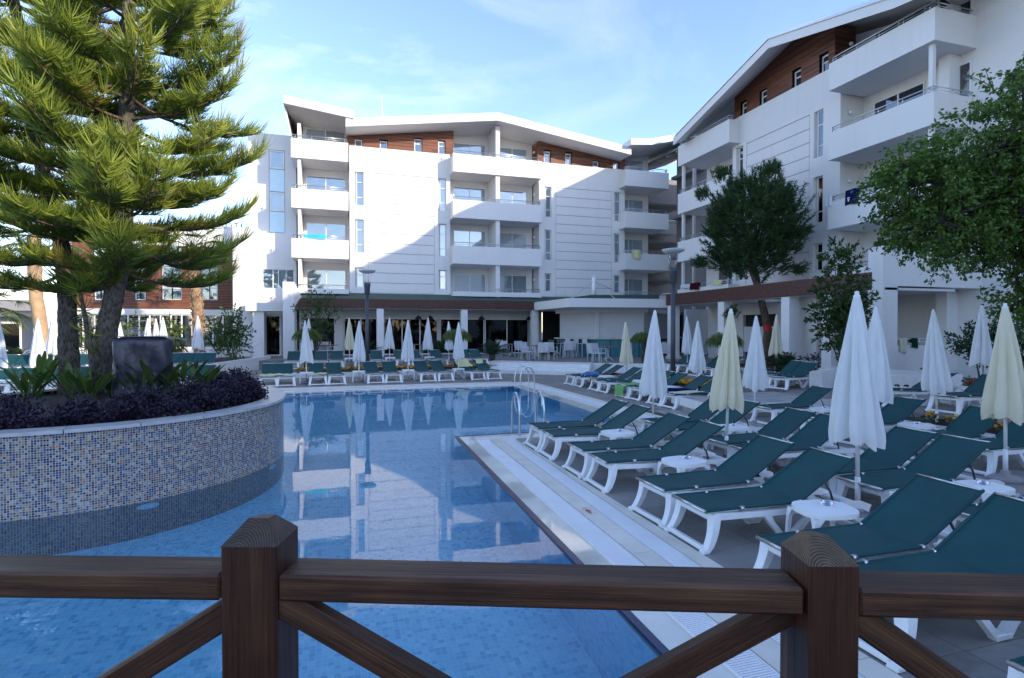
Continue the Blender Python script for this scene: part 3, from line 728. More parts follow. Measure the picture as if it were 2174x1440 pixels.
# ---- central block (faces the pool)
cb_ = thing('central_hotel_block', 'white four storey hotel block facing the camera across the pool, timber boards under its roof', 'building', (0,36.5,0))
for k in (1,2,3,4):
    balcony(cb_, -2.65, .57, -1.0, 1.2, k, h=1.13 if k > 1 else .3)
    balcony(cb_, 6.95, 12.94, -.95, 1.2, k, h=1.15 if k > 1 else .3)
    balcony(cb_, 19.16, 22.6, -.95, 1.2, k, h=1.13 if k > 1 else .3)
    zt = 5.85+2.93*(k-1)
    window(cb_, -1.95, .43, zt-2.15, zt, 1.16, DOOR, {1:'half',2:'curtain',3:'curtain',4:'half'}[k])
    window(cb_, 7.38, 9.63, zt-2.15, zt, 1.16, DOOR)
    window(cb_, 10.45, 12.6, zt-2.15, zt, 1.16, DOOR, 'half' if k == 2 else 'curtain')
    window(cb_, 19.35, 21.75, zt-2.15, zt, 1.16, DOOR, 'half' if k in (2,4) else 'curtain')
    for x in (.66, 12.98): wall_lamp(cb_, x-.02, .55, zt-.35, 'x', -1)
b = MB().box(-2.1,1.2,0,.65,8,15.1).box(7.0,1.2,0,13.0,8,15.4).box(19.6,1.2,0,22.2,8,15.1)
b.box(-2.3,-.84,3.3,-2.12,8,14.2).box(9.81,-.80,3.3,10.09,1.2,15.35)  # the first box is a solid fin added to shade the left wing
obj('recess_wall', b, M['plaster'], cb_)
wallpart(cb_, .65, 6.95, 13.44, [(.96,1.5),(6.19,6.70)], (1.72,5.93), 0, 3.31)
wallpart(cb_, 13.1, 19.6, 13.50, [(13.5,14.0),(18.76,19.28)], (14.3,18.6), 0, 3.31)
wl = [(.95,1.46,13.44,13.95),(2.48,3.0,13.44,14.0),(4.64,5.17,13.44,14.34),(6.19,6.68,13.44,14.33)]
wr = [(13.5,14.0,13.5,14.37),(15.08,15.56,13.5,14.36),(17.17,17.68,13.5,14.01),(18.75,19.21,13.5,14.03)]
obj('timber_wall', MB().box(.57,.33,13.3,7.15,8,15.3).box(13.1,.33,13.3,19.75,8,14.4), M['dark'], cb_)
cladding(cb_, ((.5,14.38),(7.17,15.35)), .55, 7.17, 13.46, .15, wl); cladding(cb_, ((13.1,15.36),(19.72,14.53)), 13.08, 19.74, 13.52, .15, wr)
small_wins(cb_, wl, .15); small_wins(cb_, wr, .15)
obj('side_cladding', MB().box(7.17,.14,13.46,7.2,1.2,14.9), M['clad'], cb_); obj('side_cladding', MB().box(13.02,.1,13.46,13.08,1.2,14.9), M['clad'], cb_)
roofslab(cb_, [(.42,14.49),(9.77,15.86),(19.3,14.54)], -1.5, 9)
roofslab(cb_, [(19.0,14.98),(20.6,15.12),(24.5,16.1)], -2.0, 6, .36)
# flared roof over the left bay, its soffit sloping back to the wall
b = MB().prism_y([(-3.0,15.01),(.89,14.54),(.89,15.02),(-3.0,15.47)], -1.6, -1.15)
b.add([(-3.0,-1.15,15.01),(.89,-1.15,14.54),(.6,1.25,14.5),(-2.45,1.25,14.75)], [(0,1,2,3)])
b.add([(-3.0,-1.15,15.47),(.89,-1.15,15.02),(.89,9,14.2),(-2.6,9,14.5)], [(0,3,2,1)][:1])
b.add([(-3.0,-1.15,15.01),(-3.0,-1.15,15.47),(-2.6,9,14.5),(-2.45,1.25,13.3),(-2.6,-.9,13.3)], [(0,4,3,2,1)])
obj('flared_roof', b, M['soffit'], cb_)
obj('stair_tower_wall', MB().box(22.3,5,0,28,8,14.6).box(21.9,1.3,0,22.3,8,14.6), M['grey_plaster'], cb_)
for k in (1,2,3): 
    o = obj('gallery_parapet', MB().box(22.3,3.2,TOP(k)-.6,26,3.35,TOP(k)+.25).box(22.3,3.35,TOP(k)-.6,26,5,TOP(k)-.45), M['soffit'], cb_); railing(o, [(22.4,3.27),(25.9,3.27)], TOP(k)+.25)
    obj('gallery_soffit', MB().box(22.3,2.2,TOP(k)+1.35,26,5,TOP(k)+1.5), M['grey_plaster'], cb_)
# restaurant front on the ground floor
obj('pier', MB().box(12.9,.02,.45,13.3,.6,3.30), M['soffit'], cb_)
ya = 34.2-36.5
x0_, _ = onY(617,640,34.2); x1_, _ = onY(1137,640,34.2)
obj('timber_fascia', MB().box(x0_,ya,3.32,x1_,ya+.12,3.86), M['clad_dark'], cb_)
fb = MB(); z = 3.34
while z < 3.84: fb.box(x0_,ya-.02,z,x1_,ya-.001,z+.085); z += .1
tag(obj('fascia_boards', fb, M['clad_dark'], cb_), kind='stuff')
obj('sloping_green_roof', MB().add([(x0_,ya+.13,3.87),(18.4,ya+.13,3.87),(18.4,-.02,4.33),(x0_+.35,-.02,4.33),(x0_,ya+.13,3.8),(18.4,ya+.13,3.8),(18.4,-.02,3.8),(x0_+.35,-.02,3.8)], [(0,1,2,3),(4,7,6,5),(0,3,7,4),(0,4,5,1)]), M['green_roof'], cb_)
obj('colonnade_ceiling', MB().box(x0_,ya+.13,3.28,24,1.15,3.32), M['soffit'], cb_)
for px in (807,985,1135):
    x, _ = onY(px,700,34.35); obj('column', MB().box(x-.2,ya+.0,.45,x+.2,ya+.4,3.28), M['plaster'], cb_)
x, zt = onY(610,600,33.9); x2, _ = onY(600,600,33.6)
obj('end_fin', MB().box(x2,-2.9,.0,x2+.6,-2.3,zt+.02).add([(x2+.6,-2.6,zt),(x2+.95,-2.3,3.9),(x2+.6,-2.3,3.3),(x2+.6,-.2,4.5)], [(0,1,2),(0,3,1)]), M['plaster'], cb_)
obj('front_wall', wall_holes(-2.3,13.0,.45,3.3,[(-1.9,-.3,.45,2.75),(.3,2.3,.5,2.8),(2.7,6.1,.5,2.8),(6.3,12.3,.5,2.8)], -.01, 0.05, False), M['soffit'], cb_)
for (a, c, n_) in ((.3,2.3,2),(2.7,6.1,3),(6.3,9.2,2),(9.3,12.3,2)):
    o = obj('glass_front', MB().box(a,.0,2.72,c,.06,2.8).box(a,0,.45,c,.06,.53), M['white_frame'], cb_)
    for i in range(n_+1): obj('mullion', MB().box(a+(c-a)*i/n_-.03,-.01,.53,a+(c-a)*i/n_+.03,.05,2.72), M['white_frame'], o)
    for i in range(n_): obj('pane', MB().box(a+(c-a)*i/n_+.03,.02,.53,a+(c-a)*(i+1)/n_-.03,.03,2.72), M['dark_glass'], o)
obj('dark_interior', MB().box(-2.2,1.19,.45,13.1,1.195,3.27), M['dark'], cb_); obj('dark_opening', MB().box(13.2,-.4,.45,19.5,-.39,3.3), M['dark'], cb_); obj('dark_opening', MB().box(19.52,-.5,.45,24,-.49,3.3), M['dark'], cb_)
for px in (1745/4.236+500, 1640/4.236+500, 1020, 1120):
    x, _ = onY(px,675,36.0); o = obj('pendant_lamp', MB().lathe([(.02,2.95),(.10,2.90),(.21,2.76),(.22,2.70)], 14).tube([(0,0,2.9),(0,0,3.27)], .008, 5), M['black'], cb_, (x,-.8,0))
    obj('bulb', MB().lathe([(.0,2.73),(.17,2.72)], 12), M['lamp_disc'], o)

# ---- right block (side of the pool); local x runs towards the camera
rb_ = thing('right_hotel_block', 'white hotel wing along the right side with long shaded balconies and timber gable', 'building', (20.6,0,0), R(-90))
for k in (1,2,3,4):
    balcony(rb_, -30.3, -25.55, -.7, 1.3, k, h=1.22 if k > 1 else .25)
    zt = 5.85+2.93*(k-1)
    if k > 1:
        balcony(rb_, -19.1, -14.65, -.75, 1.3, k, h=1.14, rail=[(-19.0,-.6),(-18.95,-.68),(-14.72,-.68),(-14.72,1.2)])
    else: railing(obj('balcony', MB().box(-19.1,-.75,4.2,-14.65,-.61,4.5), M['plaster'], rb_), [(-19.0,-.68),(-14.8,-.68)], 4.5)
    window(rb_, -18.7, -16.5, zt-2.15, zt, 1.26, DOOR, 'half' if k == 3 else 'curtain')
    a, _ = onX(1990,200,21.86); c, _ = onX(2062,200,21.86); window(rb_, -a, -c, zt-2.2, zt+.05, 1.26, DOOR)
    window(rb_, -29.0, -27.2, zt-2.15, zt, 1.26, DOOR); window(rb_, -26.9, -26.3, zt-2.15, zt, 1.26, [(0,1,0,1)])
    wall_lamp(rb_, -19.12, .45, zt-.35, 'x', 1)
b = MB().box(-30.2,1.3,0,-26.15,9,15.0).box(-20.0,1.3,0,40,12,13.95).box(-30.2,-.3,0,-29.95,1.3,3.3)
b.box(-15.6,.75,0,-15.2,1.3,13.9)
obj('recess_wall', b, M['plaster'], rb_)
for k in (1,2,3): 
    obj('post', MB().box(-15.0,-.55,TOP(k),-14.85,-.4,TOP(k+1)-1.14), M['plaster'], rb_)
    obj('post', MB().box(-30.1,-.55,TOP(k),-29.95,-.4,TOP(k+1)-1.2), M['plaster'], rb_)
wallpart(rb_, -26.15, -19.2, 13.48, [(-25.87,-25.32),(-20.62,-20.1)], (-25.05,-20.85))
wr2 = [(-25.75,-25.25,13.4,14.25),(-24.3,-23.75,13.4,14.3),(-22.1,-21.55,13.4,14.35),(-20.5,-20.0,13.4,14.35)]
obj('timber_wall', MB().box(-26.1,.33,13.3,-19.7,8,14.7), M['dark'], rb_)
cladding(rb_, ((-26.15,14.85),(-21.8,15.98)), -26.15, -21.8, 13.5, .15, wr2); cladding(rb_, ((-21.8,15.98),(-19.7,15.47)), -21.8, -19.7, 13.5, .15, wr2); small_wins(rb_, wr2, .15)
for xs_, zt__ in ((-26.2,14.7),(-19.69,15.3)):
    sb = MB(); z = 13.5
    while z < zt__: sb.box(xs_,.15,z,xs_+.045,1.3,z+.092); z += .1
    tag(obj('side_cladding', sb, M['clad'], rb_), kind='stuff')
wall_lamp(rb_, -19.62, .6, 14.0, 'x', 1)
RP = [(-29.6,13.45),(-21.8,15.5),(-15.6,13.98),(-13.6,13.7)]
b = MB(); cp_ = MB()
for (a, c) in zip(RP[:-1], RP[1:]):
    q = lambda p, y, dz: (p[0], y, p[1]+dz)
    b.add([q(a,-1.5,-.40),q(c,-1.5,-.40),q(c,-1.5,0),q(a,-1.5,0),q(a,.34,.48),q(c,.34,.48),q(a,9,.75),q(c,9,.75),q(a,.3,.90),q(c,.3,.90),q(a,9,1.2),q(c,9,1.2)],
      [(0,1,2,3),(0,4,5,1),(4,6,7,5),(3,2,9,8),(8,9,11,10)])
    cp_.add([q(a,-1.54,.003),q(c,-1.54,.003),q(c,-1.54,.05),q(a,-1.54,.05),q(a,.3,.95),q(c,.3,.95)], [(0,1,2,3),(3,2,5,4)])
a = RP[0]; b.add([(a[0],-1.5,a[1]-.4),(a[0],-1.5,a[1]),(a[0],.3,a[1]+.9),(a[0],9,a[1]+1.2),(a[0],9,a[1]+.75),(a[0],.34,a[1]+.48)], [(0,1,2,3,4,5)])
o = obj('roof', b, M['plaster'], rb_); obj('capping', cp_, M['white_stone'], o)
obj('wing_shade_block', MB().box(-14.9,3.4,13,28,11,17.6), M['plaster'], rb_)  # raised box out of view, added so its shadow edge crosses the facade
obj('corner_shade_block', MB().box(-37,3.6,0,-30.25,12,16.2), M['grey_plaster'], rb_)  # hidden box added to keep the sun off the stair galleries
obj('roof_shade_block', MB().box(-30,4.4,13,-24,8.5,17.0), M['plaster'], rb_)  # unseen rooftop box, added to cast shade on the central facade
obj('gable_fill', MB().prism_y([(-29.4,13.5),(-21.8,15.6),(-14.6,13.9),(-14.6,12.6),(-29.4,12.6)], 1.35, 8), M['plaster'], rb_)
b = MB()
b.add([(-15.2,-.9,14.6),(40,-.9,14.9),(40,1.28,13.95),(-15.4,1.28,13.95),(-15.2,-.9,15.05),(40,-.9,15.35),(40,12,15.8),(-15.4,12,15.2)], [(0,3,2,1),(0,1,5,4),(4,5,6,7),(0,4,7,3),(1,2,6,5)])
obj('flared_roof', b, M['soffit'], rb_)
# colonnade in front of the right block
fx = 17.3-20.6
obj('timber_fascia', MB().box(-27.4,fx,3.38,-14.8,fx+.1,3.95), M['clad_dark'], rb_)
fb = MB(); z = 3.40
while z < 3.92: fb.box(-27.42,fx-.02,z,-14.8,fx-.001,z+.085); z += .1
tag(obj('fascia_boards', fb, M['clad_dark'], rb_), kind='stuff')
hx0, hx1, hy0, hy1 = -22.1, -20.5, fx+.9, fx+2.4   # opening for the pine trunk
cr = MB().box(-27.4,fx+.1,3.36,hx0,.0,3.44).box(hx1,fx+.1,3.36,-14.4,.0,3.44).box(hx0,fx+.1,3.36,hx1,hy0,3.44).box(hx0,hy1,3.36,hx1,0,3.44)
obj('colonnade_roof', cr, M['soffit'], rb_)
for px in (1433,1535,1672,1760):
    y, _ = onX(px,700,17.45)
    if px == 1433: y = 27.1
    o = obj('column', MB().box(-y-.22,fx+.02,.3,-y+.22,fx+.5,3.36), M['plaster'], rb_)
    obj('plinth', MB().box(-y-.28,fx-.04,.3,-y+.28,fx+.56,.6), M['coping'], o)
obj('wall', wall_holes(-27.4,-18.9,.3,3.36,[(-24.5,-22.2,.3,2.8),(-20.6,-19.5,1.0,2.6)], -.6, .2, False), M['soffit'], rb_)
window(rb_, -20.58, -19.52, 1.02, 2.58, -.5, DOOR)
obj('roller_shutter', MB().box(-24.5,-.55,.9,-22.2,-.5,2.2), M['shutter'], rb_)
obj('dark_interior', MB().box(-24.5,-.42,.3,-22.2,-.41,2.8), M['dark'], rb_)
# portal that ends the colonnade, facing the camera
pt = obj('portal', MB().box(-14.95,fx,.3,-14.4,fx+.66,4.82).box(-14.85,fx+.66,3.50,-14.4,5.5,4.80), M['plaster'], rb_)
obj('recess_ceiling', MB().box(-18.4,fx+.7,3.52,-14.86,5.5,3.7), M['soffit'], rb_)
obj('roof_deck', MB().box(-18.4,-.5,4.3,-14.86,5.5,4.5), M['soffit'], rb_)
for pxs in ((1890,1932),(1985,2065)):
    a, _ = onY(pxs[0],660,18.0); c, _ = onY(pxs[1],660,18.0)
    zt = onY(1985,645,18.0)[1]+.9*0
    # these windows face the camera: own rotation
    t = obj('window', MB().box(0,-.05,0,.06,.02,zt-.9).box(c-a-.06,-.05,0,c-a,.02,zt-.9).box(.06,-.05,0,c-a-.06,.02,.06).box(.06,-.05,zt-.96,c-a-.06,.02,zt-.9).box((c-a)/2-.03,-.05,.06,(c-a)/2+.03,.02,zt-.96), M['white_frame'], rb_, (-17.98,a-20.6,.9), R(90))
    obj('pane', MB().box(.06,-.012,.06,c-a-.06,-.005,zt-.96), M['glass'], t); obj('dark_interior', MB().box(.05,.03,.05,c-a-.05,.04,zt-.95), M['dark'], t)
# block behind that the wall of the windows is part of
obj('wall', MB().box(-18.9,-2.4,.3,-18.0,6,3.6), M['soffit'], rb_)

# ---- link between central and right block / service tower behind
sx = thing('steel_stair_tower', 'dark open stair tower with steel roof between the two white hotel blocks', 'stair tower', (23.2,38,0))
obj('roof', MB().prism_y([(-.8,14.5),(3.2,15.9),(3.2,16.05),(-.8,14.65)], -5, 3), M['grey_plaster'], sx)
for i in range(7): obj('roof_beam', MB().prism_y([(-.7,14.38-.0),(3.2,15.74),(3.2,15.86),(-.7,14.5)], -4.8+i*1.2, -4.7+i*1.2), M['soffit'], sx)
for x in (0, 1.6, 3): obj('post', MB().box(x,-4.6,0,x+.18,-4.42,14.4), M['soffit'], sx)
for k in range(1,5): 
    o = obj('landing', MB().box(.2,-4.4,TOP(k)-.2,3.4,-1.5,TOP(k)), M['grey_plaster'], sx); railing(o, [(.2,-4.4),(3.4,-4.4)], TOP(k)+.5)

# ---- left wing of the central block: white block with blue glass strip, lower panelled block
lw = thing('left_wing_block', 'narrow white side wing with stacked windows and pale blue panels left of the balconies', 'building', (0,37.95,0))
def WX(px): return onY(px,400,37.95)[0]
def WZ_(py): return onY(580,py,37.95)[1]
b = wall_holes(WX(527),WX(629),0,WZ_(285),[(WX(571),WX(605),WZ_(494),WZ_(318))],0,.12)
q0, q1, q2 = WX(527), WX(629), WZ_(285)
b.add([(q0,0,0),(q0,9,0),(q0,9,q2-.3),(q0,0,q2)], [(0,3,2,1)]); b.add([(q0,0,q2),(q1,0,q2),(q1,9,q2-.3),(q0,9,q2-.3)], [(0,1,2,3)]); b.add([(q1,0,0),(q1,9,0),(q1,9,q2-.3),(q1,0,q2)], [(0,1,2,3)])
obj('wall', b, M['plaster'], lw)
for z0, z1 in ((WZ_(358),WZ_(319)),(WZ_(448),WZ_(408))): window(lw, WX(572.5), WX(603.5), z0, z1, .04, [(0,1,0,1)], 'dark', .08)
for z0, z1 in ((WZ_(406),WZ_(359.5)),(WZ_(493),WZ_(449.5))): obj('blue_panel', MB().box(WX(572),.02,z0,WX(604),.08,z1), M['blue_panel'], lw)
PL = 37.3; a_, zt_ = onY(548,494,PL); c_, _ = onY(629,494,PL)
b = wall_holes(a_, c_, 0, zt_, [(onY(553,0,PL)[0], onY(621,0,PL)[0], onY(0+580,613,PL)[1], onY(580,571,PL)[1])], -.65, .12)
b.add([(a_,-.65,zt_),(c_,-.65,zt_),(c_,.6,zt_),(a_,.6,zt_)], [(0,1,2,3)])
obj('wall', b, M['plaster'], lw)
window(lw, onY(553,0,PL)[0], onY(621,0,PL)[0], onY(580,613,PL)[1], onY(580,571,PL)[1], -.57, [(0,.33,0,1),(.33,.5,0,1),(.5,.75,0,1),(.75,1,0,1)], 'dark', .045)
pb = thing('panelled_white_block', 'low white block faced with horizontal panels beside the timber building', 'building', (0,36.9,0))
xa, zt_ = onY(447,480,36.9); xb, _ = onY(549,480,36.9); xw, _ = onY(493,480,36.9)
obj('wall', MB().box(xw,0.03,0,xb,8,zt_), M['plaster'], pb)
z = .2; h = .62
while z < zt_-.3: obj('panel', MB().bevbox(xw+.01,0,z+.01,xb-.01,.028,min(z+h,zt_)-.01,.006), M['plaster'], pb); z += h
xc, zc = onY(521,642,35.4); xd, zd = onY(600,661,35.4)
obj('entrance_canopy', MB().box(xc,-1.5,zd,xd,-.0,zc), M['plaster'], pb)
obj('side_wall', MB().box(xc+.35,-1.3,.3,xc+.95,0,zd), M['plaster'], pb)
b = MB(); dx0, _ = onY(561,700,36.8); dx1, _ = onY(597,700,36.8)
obj('door', MB().box(dx0,-.06,.45,dx0+.1,.0,2.95).box(dx1-.1,-.06,.45,dx1,0,2.95).box(dx0+.1,-.06,2.85,dx1-.1,0,2.95).box(dx0+.1,-.06,.45,dx1-.1,0,.55), M['white_frame'], pb)
obj('glass_door_leaf', MB().box(dx0+.1,-.03,.55,dx1-.1,-.02,2.85), M['dark_glass'], pb); obj('dark_interior', MB().box(dx0+.05,-.008,.5,dx1-.05,-.004,2.9), M['dark'], pb)
# ---- timber building at the left
YL = 40.0; Yt = thing('timber_clad_building', 'two storey building clad in red brown timber with tall white windows behind the conifers', 'building', (0,YL,0))
xl, _ = onY(-40,600,YL); xr, zw0 = onY(493,658,YL); _, zw1 = onY(493,527,YL); _, zp = onY(447,480,YL)
xcl, _ = onY(150,600,YL)
wins = []
for (p0, p1) in ((200,226),(286,309),(344,386),(427,462)):
    a, z0 = onY(p0,637,YL); c, z1 = onY(p1,567,YL); wins.append((a,c,z0,z1))
allh = [(a,c,d,zw1-.02) for a,c,d,e in wins]
cladding(Yt, ((xcl,zw1),(xr,zw1-.001)), xcl, xr, zw0, -.03, allh)
obj('wall', MB().box(xcl,.25,zw0-.1,xr+2,6,zp).box(xcl,-.05,zw1,xr+2,.24,zp).box(xcl,-.15,zw0-.32,xr+.3,.24,zw0-.004).box(xl,-.05,onY(0,672,YL)[1],xcl,6,onY(0,636,YL)[1]), M['plaster'], Yt)
for (a,c,d,e) in wins:
    window(Yt, a+.02, c-.02, d, e, .08, [(0,.5,0,.36),(.5,1,0,.36),(0,.5,.36,1),(.5,1,.36,1)], fw=.055)
    obj('blue_panel', MB().box(a+.02,.02,e+.03,c-.02,.1,zw1-.03), M['blue_panel'], Yt)
gz1 = zw0-.33; gz0 = onY(400,740,YL)[1]
n_ = 15
for i in range(n_):
    a = xcl+(xr-xcl)*i/n_; c = xcl+(xr-xcl)*(i+1)/n_
    o = obj('glazed_bay', MB().box(a,-.04,gz0,a+.08,.05,gz1).box(a+.08,-.04,gz0,c,.05,gz0+.1).box(a+.08,-.04,gz1-.06,c,.05,gz1), M['white_frame'], Yt)
    obj('pane', MB().box(a+.08,-.01,gz0+.1,c,.0,gz1-.06), M['glass'], o)
    if i % 3 == 1 or i > 11: obj('curtain', MB().sheet(lambda u, v: (a+.1+(c-a-.15)*(.2+.8*u)*(1-.35*math.sin(v*3)), .12+.03*math.sin(u*30), gz0+.1+(gz1-gz0-.15)*v), 24, 6), M['curtain'], o)
    else:
        sl = MB(); z = gz0+.2
        while z < gz1-.1: sl.box(a+.1,.12,z,c-.02,.14,z+.03); z += .11
        tag(obj('blind', sl, M['curtain'], o))
obj('dark_interior', MB().box(xcl,.5,.3,xr,.55,gz1), M['dark'], Yt)
obj('base_wall', MB().box(xl,-.1,0,xr,.4,gz0), M['plaster'], Yt)
xa, z1 = onY(126,636,YL-1); xb, _ = onY(70,636,YL-1)
z = .3
obj('white_panel_wall', MB().box(xb,-1,0,xa,0,z1), M['plaster'], Yt)
while z < z1-.2: obj('panel', MB().bevbox(xb+.01,-1.03,z+.01,xa-.01,-1.002,min(z+.75,z1)-.01,.006), M['plaster'], Yt); z += .75
xe, ze = onY(70,660,YL-1)
obj('porch', MB().box(xl,-1,ze,xb-.01,0,onY(0,636,YL-1)[1]).box(xl,.3,0,xb,.35,ze), M['grey_plaster'], Yt)
o = obj('porch_door', MB().box(xb-3.2,.2,.3,xb-3.1,.28,2.5).box(xb-1.2,.2,.3,xb-1.1,.28,2.5).box(xb-3.1,.2,2.4,xb-1.2,.28,2.5), M['white_frame'], Yt); obj('pane', MB().box(xb-3.1,.22,.3,xb-1.2,.23,2.4), M['dark_glass'], o); obj('dark_interior', MB().box(xb-3.1,.26,.3,xb-1.2,.27,2.4), M['dark'], o)
# roof lettering
a, z = onY(447,481,YL-.2)
text_mesh('roof_lettering', 'HOTEL', .5, .03, M['black'], Yt, (a+.25,.6,zp+.02), (R(90),0,0), 'LEFT', 1.35)

# ---- bar with canopy
bar = thing('poolside_bar', 'white pool bar with closed shutters, teal tiled counter and cable stayed canopy', 'bar', (0,0,0))
Zc0, Zc1 = 3.40, 3.86
cp = [(11.4,32.6),(13.2,30.0),(17.9,28.4),(20,33),(20,34.3),(11.6,34.3)]
def atx(px, py, z): return onZ(px, py, z)
p1_ = (12.05,34.0); 
def on_h(px, py, z):    # point on height z above the eye
    return onZ(px, py, z)
c1 = on_h(1138,660,3.36); c2 = on_h(1208,652,3.36); c3 = on_h(1420,652,3.36)
c2 = (c2[0], c2[1])
c1 = onY(1138,640,33.4)[0], 33.4
t2 = 28.6; c2 = onY(1208,640,t2)[0], t2
c3 = onY(1420,640,27.9)[0], 27.9
zt = onY(1208,633,t2)[1]; zb = onY(1208,652,t2)[1]
b = MB().prism([c1, c2, c3, (20,34.5), (c1[0]+.2,34.5)], zb, zt)
obj('canopy', b, M['plaster'], bar)
b = MB().prism([(c2[0]+2,c2[1]+1.5),(c3[0],c3[1]+1),(20,35.5),(c1[0]+2,35.5)], zt, zt+.30)
obj('canopy_roof', b, M['green_roof'], bar)
mx_, mz = onY(1261,588,31.0); _, mz0 = onY(1261,625,31.0)
obj('mast', MB().tube([(mx_,31,zt),(mx_,31,mz)], .13, 12).tube([(mx_,31,mz),(mx_+.03,31,mz+.12)], [.13,.02], 12), M['white_frame'], bar)
for tgt in ((c1[0]+1.5,32.0,zt+.02),(c2[0]+.5,29.4,zt+.02),(c3[0]-3.0,28.6,zt+.02),(18.3,33,zt+.3)):
    obj('stay_cable', MB().tube([(mx_,31,mz-.25), tgt], .014, 5), M['rail'], bar)
k0 = onY(1265,760,30.2)[0], 30.2; k1 = (onY(1182,760,33.2)[0], 33.2); k2 = (onY(1372,760,29.5)[0], 29.5); k3 = (onY(1400,760,33.5)[0]+1.5, 33.5)
obj('counter', MB().prism([k1,k0,k2,k3], .45, 1.48), M['bar_tile'], bar)
def inset(p, d): 
    cx, cy = 16.2, 32.4; return (p[0]+(cx-p[0])*d, p[1]+(cy-p[1])*d)
obj('counter_top', MB().prism([inset(p,-.05) for p in (k1,k0,k2,k3)], 1.49, 1.56), M['coping'], bar)
sh = MB(); z = 1.57; Kp = [inset(p,.06) for p in (k1,k0,k2,k3)]; Kq = [inset(p,.065) for p in (k1,k0,k2,k3)]
while z < 3.05: sh.prism(Kp, z+.008, z+.075).prism(Kq, z, z+.083); z += .083
obj('roller_shutter', sh, M['shutter'], bar)
obj('lintel', MB().prism([inset(p,-.03) for p in (k1,k0,k2,k3)], z, zb-.003), M['plaster'], bar)
obj('corner_post', MB().box(Kp[1][0]-.1,Kp[1][1]-.12,1.57,Kp[1][0]+.1,Kp[1][1],z), M['white_frame'], bar)

